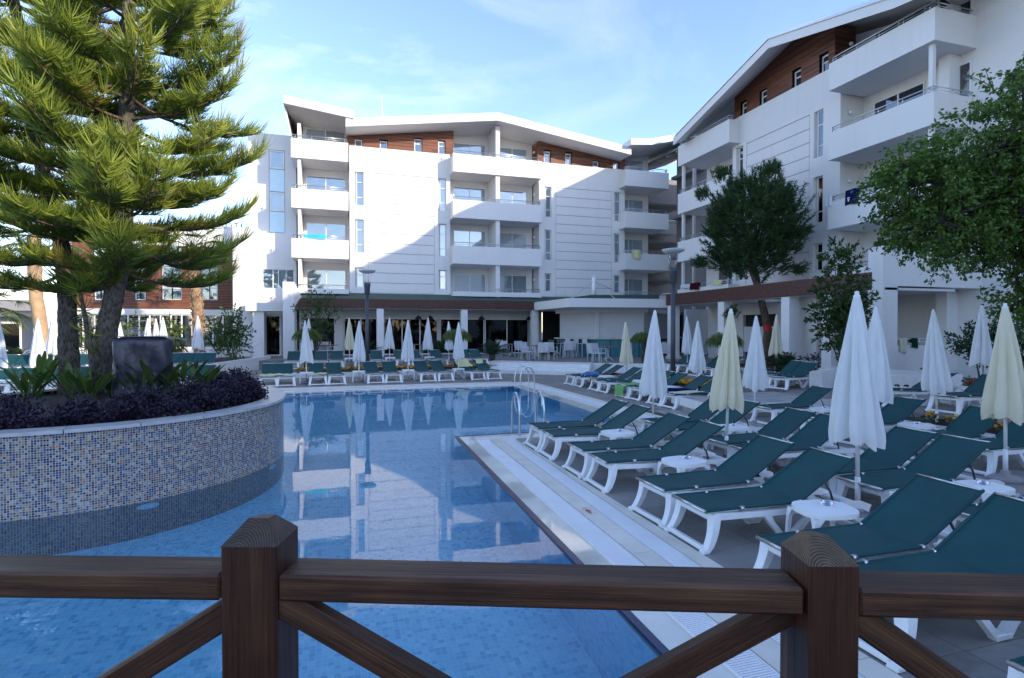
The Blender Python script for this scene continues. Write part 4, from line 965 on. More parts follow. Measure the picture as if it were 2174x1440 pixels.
# ================================================================== POOLSIDE FURNITURE
def rbox(mb, pts, ws, y0, y1): return mb.ribbon_y(pts, ws, y0, y1)
HX, HZ, TX, TZ = 1.08, .365, 1.73, .745      # hinge and top of the backrest
def make_lounger(flat=False):
    t = thing('sun_lounger', '', 'sun lounger')
    wp = M['white_plastic']
    # moulded foot end: a closed frame with leaning, curved legs
    f = MB(); nseg = 6
    def leg(sy):
        for i in range(nseg):
            pass
        L_ = []
        for i in range(nseg+1):
            u = i/nseg; z = .0+.33*u; x = .0+.13*u**.6+.02*math.sin(u*3); y = sy*(.295-.045*u)
            w = .038+.014*u**2; d = .055+.025*u
            L_.append([(x-d/2,y-w,z),(x+d/2,y-w,z),(x+d/2,y+w,z),(x-d/2,y+w,z)])
        vs = [p for r_ in L_ for p in r_]
        fs = [(4*i+k, 4*i+(k+1)%4, 4*i+4+(k+1)%4, 4*i+4+k) for i in range(nseg) for k in range(4)]
        f.add(vs, fs+[(3,2,1,0),(4*nseg,4*nseg+1,4*nseg+2,4*nseg+3)])
    leg(1); leg(-1)
    f.bevbox(-.022,-.262,.012,.030,.262,.055,.008).bevbox(.085,-.213,.262,.165,.213,.325,.015)
    for sy in (1,-1): f.bevbox(-.03,sy*.30-.04,0,.035,sy*.30+.04,.03,.006)
    obj('front_leg_frame', f, wp, t)
    r_ = MB()
    for sy in (1,-1):
        y0, y1 = sorted((sy*.222, sy*.278))
        rbox(r_, [(.13,.305),(.5,.293),(.9,.285),(1.3,.285),(1.7,.275),(1.85,.262),(1.93,.225)], [.065,.055,.055,.055,.06,.07,.08], y0, y1)
    r_.bevbox(1.84,-.27,.19,1.95,.27,.25,.02).box(.55,-.222,.262,.60,.222,.295).box(1.15,-.222,.255,1.2,.222,.29)
    obj('side_rails', r_, wp, t)
    ml = None
    for sy in (1,-1):
        b = MB(); y0, y1 = -.027, .027
        rbox(b, [(.70,.28),(.76,.19),(.86,.08),(.93,.02)], [.07,.05,.045,.07], y0, y1)
        rbox(b, [(1.0,.02),(1.06,.09),(1.17,.19),(1.32,.245),(1.5,.27)], [.07,.055,.05,.045,.035], y0-.002, y1+.002)
        b.bevbox(.89,y0-.006,0,1.04,y1+.006,.045,.008)
        obj('middle_leg', b, wp, t, (0, sy*.25, 0))
    b = MB()
    for sy in (1,-1): rbox(b, [(1.62,.27),(1.72,.20),(1.80,.10),(1.84,.015)], [.09,.06,.05,.055], *sorted((sy*.222, sy*.276)))
    b.box(1.80,-.222,.0,1.86,.222,.05); obj('rear_leg', b, wp, t)
    # sling
    W = .262
    def sag(v, a): return -a*(1-(2*v-1)**2)
    s_ = MB().sheet(lambda u, v: (.03+(HX-.03)*u, -W+2*W*v, HZ+.012*(1-u)**3*0+sag(v,.012)*math.sin(math.pi*min(1,u+.12))), 8, 6)
    s_.sheet(lambda u, v: (.03+(HX-.03)*u, W-2*W*v, HZ-.006+sag(v,.012)*math.sin(math.pi*min(1,u+.12))), 8, 6)
    obj('seat_sling', s_, M['sling'], t)
    tx, tz = (1.80, .45) if flat else (TX, TZ)
    s_ = MB().sheet(lambda u, v: (HX+(tx-HX)*u, -W+2*W*v, HZ+(tz-HZ)*u+sag(v,.022)*math.sin(math.pi*min(1,u*.9+.1))-.004), 8, 6)
    s_.sheet(lambda u, v: (HX+(tx-HX)*u+.004, W-2*W*v, HZ+(tz-HZ)*u-.009+sag(v,.022)*math.sin(math.pi*min(1,u*.9+.1))), 8, 6)
    obj('back_sling', s_, M['sling'], t)
    for sy in (1,-1): obj('sling_edge', MB().tube([(.03,sy*W,HZ-.004),(HX-.02,sy*W,HZ-.004),(HX+.02,sy*W,HZ+.008),(tx,sy*W,tz-.006)], .014, 8), M['sling'], t)
    obj('foot_tube', MB().tube([(.035,-W-.012,HZ-.006),(.035,W+.012,HZ-.006)], .015, 8), M['rail'], t); obj('head_tube', MB().tube([(tx-.01,-W-.005,tz-.008),(tx-.01,W+.005,tz-.008)], .011, 8), M['rail'], t)
    for sy in (1,-1): obj('side_tube', MB().tube([(.05,sy*(W-.02),HZ-.026),(HX,sy*(W-.02),HZ-.026)], .011, 8), M['rail'], t)
    for sy in (1,-1):
        for x in (.42, HX+.005):
            b = MB().tube([(x-.022,sy*(W+.006),HZ-.006),(x+.022,sy*(W+.006),HZ-.006)], .024, 8).box(x-.008,sy*(W-.012)-.01,HZ-.05,x+.008,sy*(W-.012)+.01,HZ-.004)
            obj('clip', b, M['rail'], t)
        if not flat:
            b = MB(); P_ = [(1.42,sy*.235,.50),(1.47,sy*.238,.42),(1.50,sy*.238,.34),(1.50,sy*.238,.29)]
            b.tube(P_, .011, 8); obj('support_strut', b, M['lamp_metal'], t)
    return t
protoL = make_lounger()
_first = [True]; LN = []
def lounger(x, y, z=0, rot=0, label='', group='green sling sun loungers'):
    rot += R(rnd.uniform(-2, 2))
    if _first[0]:
        _first[0] = False; o = protoL; o.location = (x,y,z); o.rotation_euler = (0,0,rot); o['label'] = label; o['group'] = group
    else: o = copy_tree(protoL, (x,y,z), rot, label, group)
    LN.append(o); return o
ordn = ['first','second','third','fourth','fifth','sixth','seventh','eighth','ninth','tenth','eleventh','twelfth']
# nearest row along the drain grating
for i, y in enumerate((9.14,8.43,7.33,6.60,5.32,4.62,3.43,2.80,1.66,.98)):
    lab = 'green sun lounger with its foot end at the drain grating, %s from the pool corner' % ordn[i]
    lounger(3.13, y, 0, R(0), lab, 'loungers along the drain grating')
for i, y in enumerate((9.0,8.33,7.12,6.47,5.32,4.67,3.48,2.8,1.6)):
    lounger(5.30, y+(.03 if i else 0), 0, R(2.5), 'green lounger in the second row from the drain grating, %s from the far end' % ordn[i], 'loungers in the second row')
for i, (x, y) in enumerate(((8.62,10.0),(8.5,8.5),(8.5,7.8),(8.45,6.46),(8.47,5.75),(8.5,4.2),(8.5,3.5))):
    lounger(x, y, .315 if i < 0 else 0, R(3), ('green sun lounger beside the corner of the light stone platform' if i == 0 else 'green sun lounger in the third row, %s counted from the stone platform' % ordn[i]), 'loungers in the third row')
far_sun = []
for i, (y, d) in enumerate(((19.4,''),(18.58,''),(17.27,''),(16.6,''),(15.3,'with a bright green towel over its foot end'),(14.58,''),(13.47,'with a navy towel spread on it'),(12.77,'with a cream towel spread on it'))):
    far_sun.append(lounger(8.1, y, 0, R(1), 'green lounger right of the far pool %s' % d if d else 'bare green sun lounger right of the far pool, %s from the terrace steps' % ordn[i], 'loungers right of the far pool'))
for i, (x, y, a) in enumerate(((12.35,14.1,14),(12.1,13.4,14),(12.6,18.3,10),(12.7,17.6,10),(12.8,20.6,8),(12.8,19.9,8))):
    lounger(x, y, .30, R(a), 'green lounger on the raised right terrace, %s %s' % (['nearer','farther','left','right','far left','far right'][i], ['before the sago palm','before the sago palm','beside the weeping shrub','beside the weeping shrub','by the colonnade pillar','by the colonnade pillar'][i]), 'loungers on the raised right terrace')
lounger(11.9, 8.55, .30, R(2), 'green sun lounger with its foot toward the marigold bed on the raised terrace', 'loungers on the raised right terrace')
lounger(11.75, 9.95, .30, R(-14), 'green sun lounger with a pair of sandals lying on its seat', 'loungers on the raised right terrace')
lounger(12.0, 5.6, .30, R(2), 'green sun lounger at the right edge behind the big cream parasol', 'loungers on the raised right terrace')
fr_ = []
fx_ = (-2.42,-1.83,-.74,-.08,1.33,2.0,3.34,4.05,5.4,6.08)
fd_ = ('a pale yellow towel, leftmost of all','a cream towel over the seat','a rumpled yellow towel on its seat','','','','','','a yellow towel folded over the backrest','a small yellow towel on its backrest')
for i, x in enumerate(fx_):
    y = 21.85+.07*x
    lab = 'green sun lounger at the far pool edge, with ' + fd_[i] if fd_[i] else 'bare green lounger at the far pool edge, %s from the left' % ordn[i]
    fr_.append(lounger(x, y, 0, R(90+(4 if i < 8 else 12)), lab, 'loungers along the far pool edge'))
sx_ = []
for i, px in enumerate((625.,685,716.5,768,801,853,885,932,988,1015)):
    x, _ = onY(px, 745, 27.7); lounger(x-.05, 26.55, .30, R(91), 'green lounger in the raised row behind the marigolds, %s from the left' % ordn[i], 'loungers behind the marigold bed'); sx_.append(x)
for i, px in enumerate((8,35,62,95,118,165,195,235,372,392,412,438)):
    x, _ = onY(px, 760, 26.6); lounger(x, 25.6, .30, R(90), 'sunlit green sun lounger in the raised row at the left, %s from the left edge' % ordn[i], 'sunlit loungers at the left')
ll = []
for i, px in enumerate((-8,22,60,100,150,195,228,390,425)):
    x, _ = onY(px, 800, 22.3); ll.append(lounger(x, 21.5, 0, R(90), 'sun lounger seen behind the planter at the left pool edge, %s from the left' % ordn[i], 'sunlit loungers at the left'))

# towels: draped sheets that follow the lounger (seat or back)
def towel(name, o, mat, label, u0=0.1, u1=1.0, back=False, over=0, w=.30, seed=1, cat='towel'):
    q = random.Random(seed); ph = [q.uniform(0, 6) for _ in range(4)]
    def fn(u, v):
        s = u0+(u1-u0)*u
        if back: x = HX+(TX-HX)*s; z = HZ+(TZ-HZ)*s+.018
        else: x = .02+(HX-.02)*s; z = HZ+.02
        y = (v-.5)*2*w
        if over and u < .3 and not back: 
            k = (.3-u)/.3; x = .0-.03-.03*k; z = HZ-.30*k
        z += .012*math.sin(7*u+ph[0])*math.sin(5*v+ph[1])+.008*math.sin(15*v+ph[2]) + .004
        y += .03*math.sin(4*u+ph[3]); x += .03*math.sin(6*v+ph[2])*(u > .5)
        return (x, y, z)
    t = MB().sheet(fn, 16, 14)
    b = MB(); b.add(t.v, t.f, True); b.add([(x, y, z-.012) for x, y, z in t.v], [f[::-1] for f in t.f], True)
    o2 = obj(name, b, M[mat], None, tuple(o.location), o.rotation_euler[2]); tag(o2, label, cat); return o2
def heap(name, loc, rot, sx, sy, h, mat, label, seed, cat='towel'):
    q = random.Random(seed); ph = [q.uniform(0, 6) for _ in range(8)]
    def fn(u, v):
        a = u*2*math.pi; r_ = v
        k = 1+.18*math.sin(3*a+ph[0])+.1*math.sin(5*a+ph[1])
        z = h*(1-r_**2.2)*(.65+.35*math.sin(5*r_*math.cos(a)+ph[2])*math.cos(4*r_*math.sin(a)+ph[3]))+.006*math.sin(20*r_+ph[4])
        return (sx*r_*k*math.cos(a), sy*r_*k*math.sin(a), max(0, z)+.004)
    return tag(obj(name, MB().sheet(fn, 28, 10), M[mat], None, loc, rot), label, cat)
towel('towel', fr_[0], 'towel_yellow', 'pale yellow towel on the leftmost lounger at the far pool edge', 0, .98, seed=2)
towel('towel', fr_[1], 'towel_cream', 'cream towel on the second lounger at the far pool edge', 0.02, .95, seed=3)
towel('towel', fr_[2], 'towel_yellow', 'rumpled yellow towel on the third lounger at the far pool edge', 0.05, .9, seed=4)
towel('towel', fr_[8], 'towel_yellow', 'yellow towel folded over a backrest near the terrace steps', .25, 1.02, back=True, w=.33, seed=5)
towel('towel', fr_[9], 'towel_yellow', 'small crumpled yellow towel on the backrest nearest the terrace steps', .55, .97, back=True, w=.16, seed=6)
towel('towel', far_sun[4], 'towel_green', 'bright green towel hanging over the foot of a lounger', 0.0, .55, over=1, w=.27, seed=7)
towel('towel', far_sun[6], 'towel_navy', 'navy towel spread on a lounger beside the cream one', .1, 1, w=.31, seed=8)
towel('towel', far_sun[7], 'towel_cream', 'cream towel spread on the lounger in front of the navy towel', .1, 1.0, w=.25, seed=9)
heap('beach_towel', (8.95,19.2,.375), R(20), .42, .26, .13, 'towel_blue', 'blue patterned beach towel heaped on the loungers by the steps', 3)
heap('beach_towel', (9.55,18.7,.375), R(10), .38, .20, .09, 'towel_red', 'dark red patterned towel heaped beside the blue one', 5)
towel('towel', ll[0], 'towel_turq', 'turquoise towel on a lounger at the left edge of the photo', .1, 1.0, seed=10)
towel('towel', ll[1], 'towel_white', 'large white and blue towel on a sunlit lounger at the left', .1, 1.0, w=.36, seed=11)
towel('towel', ll[2], 'towel_white', 'white towel on a sunlit lounger left of the thick trunk', .05, 1.0, w=.33, seed=12)
towel('towel', ll[7], 'towel_cream', 'sunlit cream towel behind the covered stack', .0, 1.0, w=.36, seed=13)
towel('towel', ll[8], 'towel_cream', 'sunlit cream towel on the rightmost lounger of the left group', .0, 1.0, w=.36, seed=14)
ll[7]['label'] = 'sun lounger under a sunlit cream towel behind the covered stack'; ll[8]['label'] = 'sun lounger under a cream towel next to the yellow flowers, rightmost of the left group'
# sandals
sd = thing('sandals', 'pair of black and white sandals left on a lounger seat', 'sandals', (12.25,9.83,.69), R(-10))
for k, (x, y, a) in enumerate(((0,0,.2),(.16,-.08,-.3))):
    b = MB().prism([(x+.13*math.cos(q)*(1)+0, y+.05*math.sin(q)) for q in [i*math.pi/6 for i in range(12)]], 0, .025)
    o = obj('sole', b, M['white_plastic'], sd, None, a*.3)
    obj('strap', MB().sheet(lambda u, v: (x-.02+.07*u, y-.05+.1*v, .025+.05*math.sin(math.pi*v)), 3, 8), M['black'], o)

# ---- parasols
def make_umbrella(mat, H=2.42, L_=1.55, rb=.27, npl=8, seed=0):
    q = random.Random(seed); ph = q.uniform(0, 6)
    t = thing('parasol', '', 'parasol')
    obj('pole', MB().tube([(0,0,.12),(0,0,H-.03)], .021, 10), M['white_plastic'], t)
    b = MB(); NA, NZ = npl*10, 22
    def fn(u, v):
        a = u*2*math.pi; z = H-.05-L_*v
        r0 = .03+(rb-.03)*(v**.88); plt = .5+.5*math.cos(npl*a+ph+.9*math.sin(v*3+ph)+.55*math.sin(2*a+ph)); amp = (.44+.14*math.sin(3*a+ph))*min(1, v*2.5)
        r_ = r0*(1-amp*(1-plt**.7)) + (.018*math.sin(3*a+ph*2+v*5)+.022*math.cos(a+ph))*v
        if v > .93: r_ *= 1-.10*(v-.93)/.07
        hem = -.05*(plt-.3)*max(0,(v-.8)/.2)+.045*math.sin(2*a+ph)*max(0,(v-.7)/.3)
        return (r_*math.cos(a), r_*math.sin(a), z+hem)
    b.sheet(fn, NA, NZ); obj('canopy', b, M[mat], t)
    obj('finial', MB().lathe([(.034,H-.10),(.036,H-.045),(.024,H-.04),(.021,H),(.0,H+.004)], 12), M['white_frame'], t)
    obj('socket', MB().tube([(0,0,.10),(0,0,.42)], .028, 10), M['white_plastic'], t)
    obj('base', MB().lathe([(0,0),(.19,0),(.19,.04),(.16,.06),(.06,.07),(.05,.14),(0,.14)], 20), M['stone_kerb'], t)
    return t
uw = [make_umbrella('canopy_white', 2.42, 1.56, .285, 8, 1), make_umbrella('canopy_white', 2.40, 1.5, .285, 7, 5)]
uc = [make_umbrella('canopy_cream', 2.36, 1.46, .275, 8, 9)]
_uu = {}
def umbrella(x, y, z=0, cream=False, label='', rot=0, s=1, lean=(0,0)):
    src = uc[0] if cream else uw[len(_uu) % 2]
    key = src.name
    r_ = (R(lean[0]+rnd.uniform(-1,1)), R(lean[1]+rnd.uniform(-1,1)), rot+rnd.uniform(0,6))
    if key not in _uu.values():
        _uu[len(_uu)] = key; src.location = (x,y,z); src.rotation_euler = r_; src['label'] = label; src['group'] = 'closed parasols'; src.scale = (s,s,s); return src
    _uu[len(_uu)] = 'x'
    return copy_tree(src, (x,y,z), r_, label, 'closed parasols', (s,s,s))
umbrella(5.35,4.72,0,False,'tall white closed parasol nearest the camera behind the timber post', 0, 1.0, (0,1))
umbrella(5.55,7.16,0,True,'cream closed parasol right of centre with two white ones beside it', 0, .985, (0,.3))
umbrella(5.62,9.35,0,False,'white closed parasol just beyond the pool corner, among the nearest loungers', 1, .985)
umbrella(8.25,9.75,0,False,'white closed parasol between the cream one and the pine tree', 2, .96)
umbrella(8.48,5.25,0,True,'large cream closed parasol at the right edge of the photo', 1.4, 1.0, (0,-1.5))
umbrella(8.6,7.25,0,False,'white closed parasol partly hidden behind the nearest tall white one', .3, 1.0, (0,3))
umbrella(11.3,8.2,.0,False,'white closed parasol standing by the marigold kerb at the right', .9, 1.0, (0,-2))
umbrella(15.4,10.1,.3,False,'grey white closed parasol farthest right, before the balcony wall', .5, .98)
x, y = onZ(1331,797,0); umbrella(10.0,18.4,0,True,'cream closed parasol in front of the bar', .8, .98, (0,-1))
umbrella(10.1,15.95-1.6,0,False,'white closed parasol behind the loungers with the green towel', .2, .95)
umbrella(13.9,20.4,.3,False,'white closed parasol in front of the dark colonnade, right of the grey lamp post', .2, .95)
x, y = onZ(1482,765,.3); umbrella(x,y,.3,False,'small white closed parasol against the dark colonnade opening', .6, .96)
x, y = onZ(1636,778,.3); umbrella(15.2,16.9,.3,True,'cream closed parasol beside the sago palm on the right terrace', .6, .96)
x, y = onZ(1392,758,.45); umbrella(15.2,25.3,.45,False,'pale closed parasol behind the tall one before the bar', .4, .93)
tabs = [(-1.19,22.85),(.73,22.95),(2.66,23.1),(4.75,23.2)]
for i, (x, y) in enumerate(tabs): umbrella(x, y+.02, 0, False, 'white closed parasol in a table at the far pool edge, %s from the left' % ordn[i], i*.7, .98+.01*(i % 3), (0, (-.8,.9,-.5,.6)[i]))
tabs2 = []
for i, (px, cr) in enumerate(((742,1),(827,0),(909,0),(953,0))):
    x, _ = onY(px, 700, 28.0); tabs2.append((x, 28.0)); umbrella(x, 28.0, .3, bool(cr), ('cream' if cr else 'white')+' closed parasol in the raised second row, %s from the left' % ordn[i], i*.5, .97 if i < 3 else .9)
for i, (px, Y, z) in enumerate(((80,23.5,0),(113,25.5,.3),(-5,21.8,0),(421,29.5,.3),(313,31,.3),(333,31,.3),(347,28.5,.3),(252,31.5,.3),(655,29.6,.3))):
    x, _ = onY(px, 700, Y)
    umbrella(x, Y, z, False, ['sunlit white closed parasol nearest the left trunk of the palm','sunlit white closed parasol just left of the thick conifer trunk','white closed parasol cut by the left edge','white closed parasol standing before the palm trunk','slender sunlit parasol behind the covered stack, leftmost','sunlit parasol behind the covered stack, middle one','short sunlit parasol behind the covered stack, rightmost','parasol half hidden behind the second conifer trunk','parasol tip showing above the shrub at the restaurant'][i], i*.6, 1.0 if i < 4 else .95)

# ---- side tables
def make_table():
    t = thing('side_table', '', 'side table'); wp = M['white_plastic']
    P_ = []
    for k in range(32):
        a = 2*math.pi*k/32; c, s = math.cos(a), math.sin(a); P_.append((.25*math.copysign(abs(c)**.62, c), .22*math.copysign(abs(s)**.75, s)))
    obj('table_top', MB().prism(P_, .40, .42).prism([(x*1.012, y*1.012) for x, y in P_], .375, .412), wp, t)
    for sx in (1,-1):
        for sy in (1,-1):
            b = MB().add([(sx*(x), sy*(y), z) for x, y, z in ((.215,.19,0),(.25,.19,0),(.25,.215,0),(.215,.215,0),(.13,.13,.38),(.225,.13,.38),(.225,.20,.38),(.13,.20,.38),(.20,.165,.30),(.235,.165,.30),(.235,.205,.30),(.20,.205,.30))],
              [(0,1,2,3),(0,8,9,1),(1,9,10,2),(2,10,11,3),(3,11,8,0),(8,4,5,9),(9,5,6,10),(10,6,7,11),(11,7,4,8)])
            obj('leg', b, wp, t)
    return t
pt_ = make_table(); TB = []
def table(x, y, z, label, rot=0):
    if not TB: pt_.location = (x,y,z); pt_.rotation_euler = (0,0,rot); pt_['label'] = label; pt_['group'] = 'white plastic side tables'; TB.append(pt_); return
    TB.append(copy_tree(pt_, (x,y,z), rot, label, 'white plastic side tables'))
ash = None
def ashtray(x, y, z, label):
    global ash
    t = thing('ashtray', label, 'ashtray', (x,y,z), 0, 'glass ashtrays on the side tables')
    obj('dish', MB().lathe([(0,.004),(.045,.004),(.05,.03),(.058,.032),(.056,.0),(0,0)], 20), M['ashtray'], t)
for i, (x, y, l, a) in enumerate(((4.15,4.0,'white side table nearest the timber post, between two pairs of loungers',1),(4.02,5.97,'white side table with an ashtray in front of the cream parasol',1),(4.15,7.93,'white side table with an ashtray beside the third lounger from the corner',1),
      (6.25,4.08,'white side table with a glass ashtray at the lower right of the second row',1),(6.2,7.85,'white side table under the second row, left of the platform corner',1),(9.3,7.1,'white side table with an ashtray beside the marigold kerb',1),
      (9.4,9.1,'white side table with an ashtray before the light stone platform',1),(8.95,17.95,'white side table between the loungers with the blue and red towels',0),(8.9,14.0,'white side table with things on it beside the navy towel',0),
      (6.3,2.1,'white side table at the lower right corner',0),(13.6,9.2,'white side table behind the sandals at the far right',0),(9.2,16.0,'white side table behind the tall white parasol',0),(9.2,12.1,'white side table near the platform wall',0))):
    table(x, y, .3 if x > 13 else 0, l, R((i*37) % 20-10))
    if a: ashtray(x+.06, y+.03, .42, ['glass ashtray on the table nearest the timber post','glass ashtray on the table in front of the cream parasol','glass ashtray on the table beside the third lounger','glass ashtray on the lower right table','glass ashtray on the table left of the platform corner','glass ashtray on the table beside the marigold kerb','glass ashtray on the table before the light stone platform'][i])
for i, (x, y) in enumerate(tabs): table(x, y-.03, 0, 'white table holding a parasol at the far pool edge, %s from the left' % ordn[i])
for i, (x, y) in enumerate(tabs2[:3]): table(x, 27.6, .3, 'white table in the raised second row, %s from the left' % ordn[i])

# ---- terrace chairs, tables, stools
def make_chair():
    t = thing('rattan_armchair', '', 'chair'); m_ = M['chair']
    obj('seat', MB().bevbox(-.25,-.24,.41,.25,.24,.46,.012), m_, t)
    b = MB()
    for i in range(9): b.bar((-.20+i*.05, .235, .47), (-.20+i*.05, .30, .88), .034, .012, (0,1,0))
    for i in range(7): z = .52+i*.055; b.box(-.22, .245+.15*(z-.47)-.004, z, .22, .245+.15*(z-.47)+.008, z+.035)
    b.bar((-.24,.235,.46),(-.24,.305,.92),.035,.03,(0,1,0)).bar((.24,.235,.46),(.24,.305,.92),.035,.03,(0,1,0)).bar((-.25,.303,.91),(.25,.303,.91),.03,.035)
    obj('backrest', b, m_, t)
    for sx in (1,-1):
        obj('armrest', MB().bar((sx*.27,-.22,.66),(sx*.27,.27,.66),.045,.022).bar((sx*.265,-.21,.46),(sx*.27,-.21,.655),.03,.03,(0,1,0)), m_, t)
        for y in (-.22,.22): obj('leg', MB().bar((sx*.245,y,.42),(sx*.25,y*1.15,0),.03,.03,(0,1,0)), m_, t)
    return t
pc = make_chair(); CH = []
def chair(x, y, z, rot, label):
    if not CH: pc.location = (x,y,z); pc.rotation_euler = (0,0,rot); pc['label'] = label; pc['group'] = 'white rattan armchairs on the terrace'; CH.append(pc); return
    CH.append(copy_tree(pc, (x,y,z), rot, label, 'white rattan armchairs on the terrace'))
def cafe_table(x, y, z, label):
    t = thing('cafe_table', label, 'table', (x,y,z), 0, 'cafe tables on the terrace')
    obj('table_top', MB().lathe([(0,.72),(.50,.72),(.50,.75),(0,.75)], 24, smooth=False), M['table_wood'], t)
    obj('column', MB().tube([(0,0,.1),(0,0,.72)], .045, 10), M['chair'], t)
    for k in range(4):
        a = k*math.pi/2+.5; obj('foot', MB().tube([(0,0,.2),(.15*math.cos(a),.15*math.sin(a),.16),(.30*math.cos(a),.30*math.sin(a),.02)], [.03,.025,.022], 6), M['chair'], t)
tp = [(onZ(1139,763,.45),'nearest the steps'),(onZ(1183,755,.45),'left of the bar stools'),(onZ(1291,766,.45),'before the bar counter'),(onZ(1087,757,.45),'at the left end of the terrace')]
for (p, l) in tp: cafe_table(p[0], p[1], .45, 'round wooden topped table %s' % l)
chp = [(1070,757,0),(1105,758,10),(1119,763,30),(1122,765,35),(1155,765,150),(1170,764,140),(1205,759,165),(1212,758,170),(1062,752,0),(1095,748,0),(1152,750,0),(1165,750,200),(1262,768,100),(1272,769,25),(1300,756,200),(1318,757,180),(1330,766,150),(1412,768,160),(1405,760,190)]
for i, (px, py, a) in enumerate(chp):
    x, y = onZ(px, py, .45); lab = 'white rattan armchair %s' % ['at the left end of the terrace','facing the leftmost terrace table','front left of the table nearest the steps','just right of that front left chair','right of the table nearest the steps','turned toward the table nearest the steps','left of the bar stools','behind the chair left of the bar stools','at the back left of the terrace','behind the leftmost table','behind the table nearest the steps','back right of the table nearest the steps','left of the table before the bar counter','in front of the teal counter, nearest the steps','behind the table before the bar counter','back right of the table before the counter','right of the table before the counter, behind the cream parasol','by the first colonnade pillar','behind the chair at the first pillar'][i]
    chair(x, y, .45, R(a), lab)
for i, px in enumerate((686,707,868,905)):
    x, _ = onY(px, 735, 33.0); chair(x, 33.0, .45, R(60*i), 'white armchair in the shade of the restaurant colonnade, %s from the left' % ordn[i])
for i, (px, py) in enumerate(((1200,757),(1218,757),(1236,758))):
    x, y = onZ(px, py, .45)
    t = thing('bar_stool', 'white bar stool at the teal counter, %s' % ['left one','middle one','right one'][i], 'bar stool', (x,y,.45), R(-70), 'bar stools at the counter')
    obj('seat', MB().bevbox(-.2,-.2,.76,.2,.2,.80,.01), M['chair'], t); obj('backrest', MB().bevbox(-.2,.18,.80,.2,.22,1.12,.01), M['chair'], t)
    for sx in (1,-1):
        for sy in (1,-1): obj('leg', MB().bar((sx*.18,sy*.18,.76),(sx*.22,sy*.22,0),.03,.03,(0,1,0)), M['chair'], t)
# restaurant tables inside the shade
for i, px in enumerate((700, 880)):
    x, _ = onY(px, 740, 33.2); cafe_table(x, 33.3, .45, 'table under the restaurant colonnade, %s of two' % ('left' if i == 0 else 'right'))

# ---- street lamps by the pool
def lamp(x, y, label, H=4.55):
    t = thing('pole_lamp', label, 'lamp post', (x,y,0), 0, 'grey pole lamps by the pool')
    obj('pole', MB().tube([(0,0,0),(0,0,3.55)], .075, 14), M['lamp_metal'], t)
    obj('head', MB().lathe([(.075,3.50),(.11,3.55),(.12,3.85),(.14,3.90),(.14,4.02),(.09,4.03),(.0,4.03)], 18), M['lamp_metal'], t)
    obj('reflector', MB().lathe([(0,H-.14),(.15,H-.13),(.30,H-.08),(.36,H-.02),(.36,H),(.2,H+.02),(0,H+.03)], 30), M['lamp_disc'], t)
    for k in range(4):
        a = k*math.pi/2+.4; obj('bracket', MB().tube([(.09*math.cos(a),.09*math.sin(a),4.0),(.24*math.cos(a),.24*math.sin(a),H-.08)], .009, 5), M['rail'], t)
lamp(1.14, 24.7, 'grey pole lamp with round white reflector behind the far pool edge')
lamp(10.35, 16.0, 'grey pole lamp with round reflector in front of the bar canopy', 4.62)

# ---- towels and clothes on balconies, small fixtures
def hang(name, c, rot, w, h, mat, label, cat='towel', tw=.04):
    return tag(obj(name, MB().sheet(lambda u, v: (-w/2+w*u, .035*math.sin(u*7)+.01-.03*v, -h*v+.02*math.sin(u*5)*v), 12, 6).sheet(lambda u, v: (w/2-w*u, .11+.03*math.sin(u*7), -h*.5*v), 10, 3), M[mat], None, c, rot), label, cat)
a, z = onX(1808,410,19.83); hang('towel', (19.83,a,TOP(2)+.30+0*z), R(-90), .60, .62, 'towel_navy', 'navy towel hanging over the right block balcony rail')
a, z = onX(1848,395,19.86); hang('towel', (19.84,a,TOP(2)+.31), R(-90), .95, .16, 'towel_navy', 'second navy towel folded along the balcony rail')
a, z = onX(1760,420,19.84); hang('cloth', (19.84,a,TOP(2)+.26), R(-90), .28, .40, 'towel_white', 'small white cloth drying at the balcony corner', 'cloth')
x, z = onY(668,498,35.4); hang('towel', (x,35.42,TOP(2)+.25), 0, 1.25, .22, 'towel_turq', 'turquoise towel on the left balcony rail of the central block')
x, z = onY(1352,530,35.4); hang('towel', (x,35.42,TOP(2)+.25), 0, .68, .62, 'towel_yellow', 'pale yellow towel over the rail of the right end balcony')
a, z = onX(1523,598,19.83); hang('towel', (19.8,a,TOP(1)+.26), R(-90), .75, .25, 'towel_yellow', 'yellow patterned towel on the first floor rail above the timber fascia')
a, z = onX(1475,608,19.83); hang('cloth', (19.8,a,TOP(1)+.28), R(-90), .85, .40, 'towel_maroon', 'maroon cloth hanging on the first floor rail', 'cloth')
a, z = onX(1455,604,19.83); hang('towel', (19.8,a,TOP(1)+.26), R(-90), .9, .22, 'towel_white', 'white towel at the far end of the first floor rail')
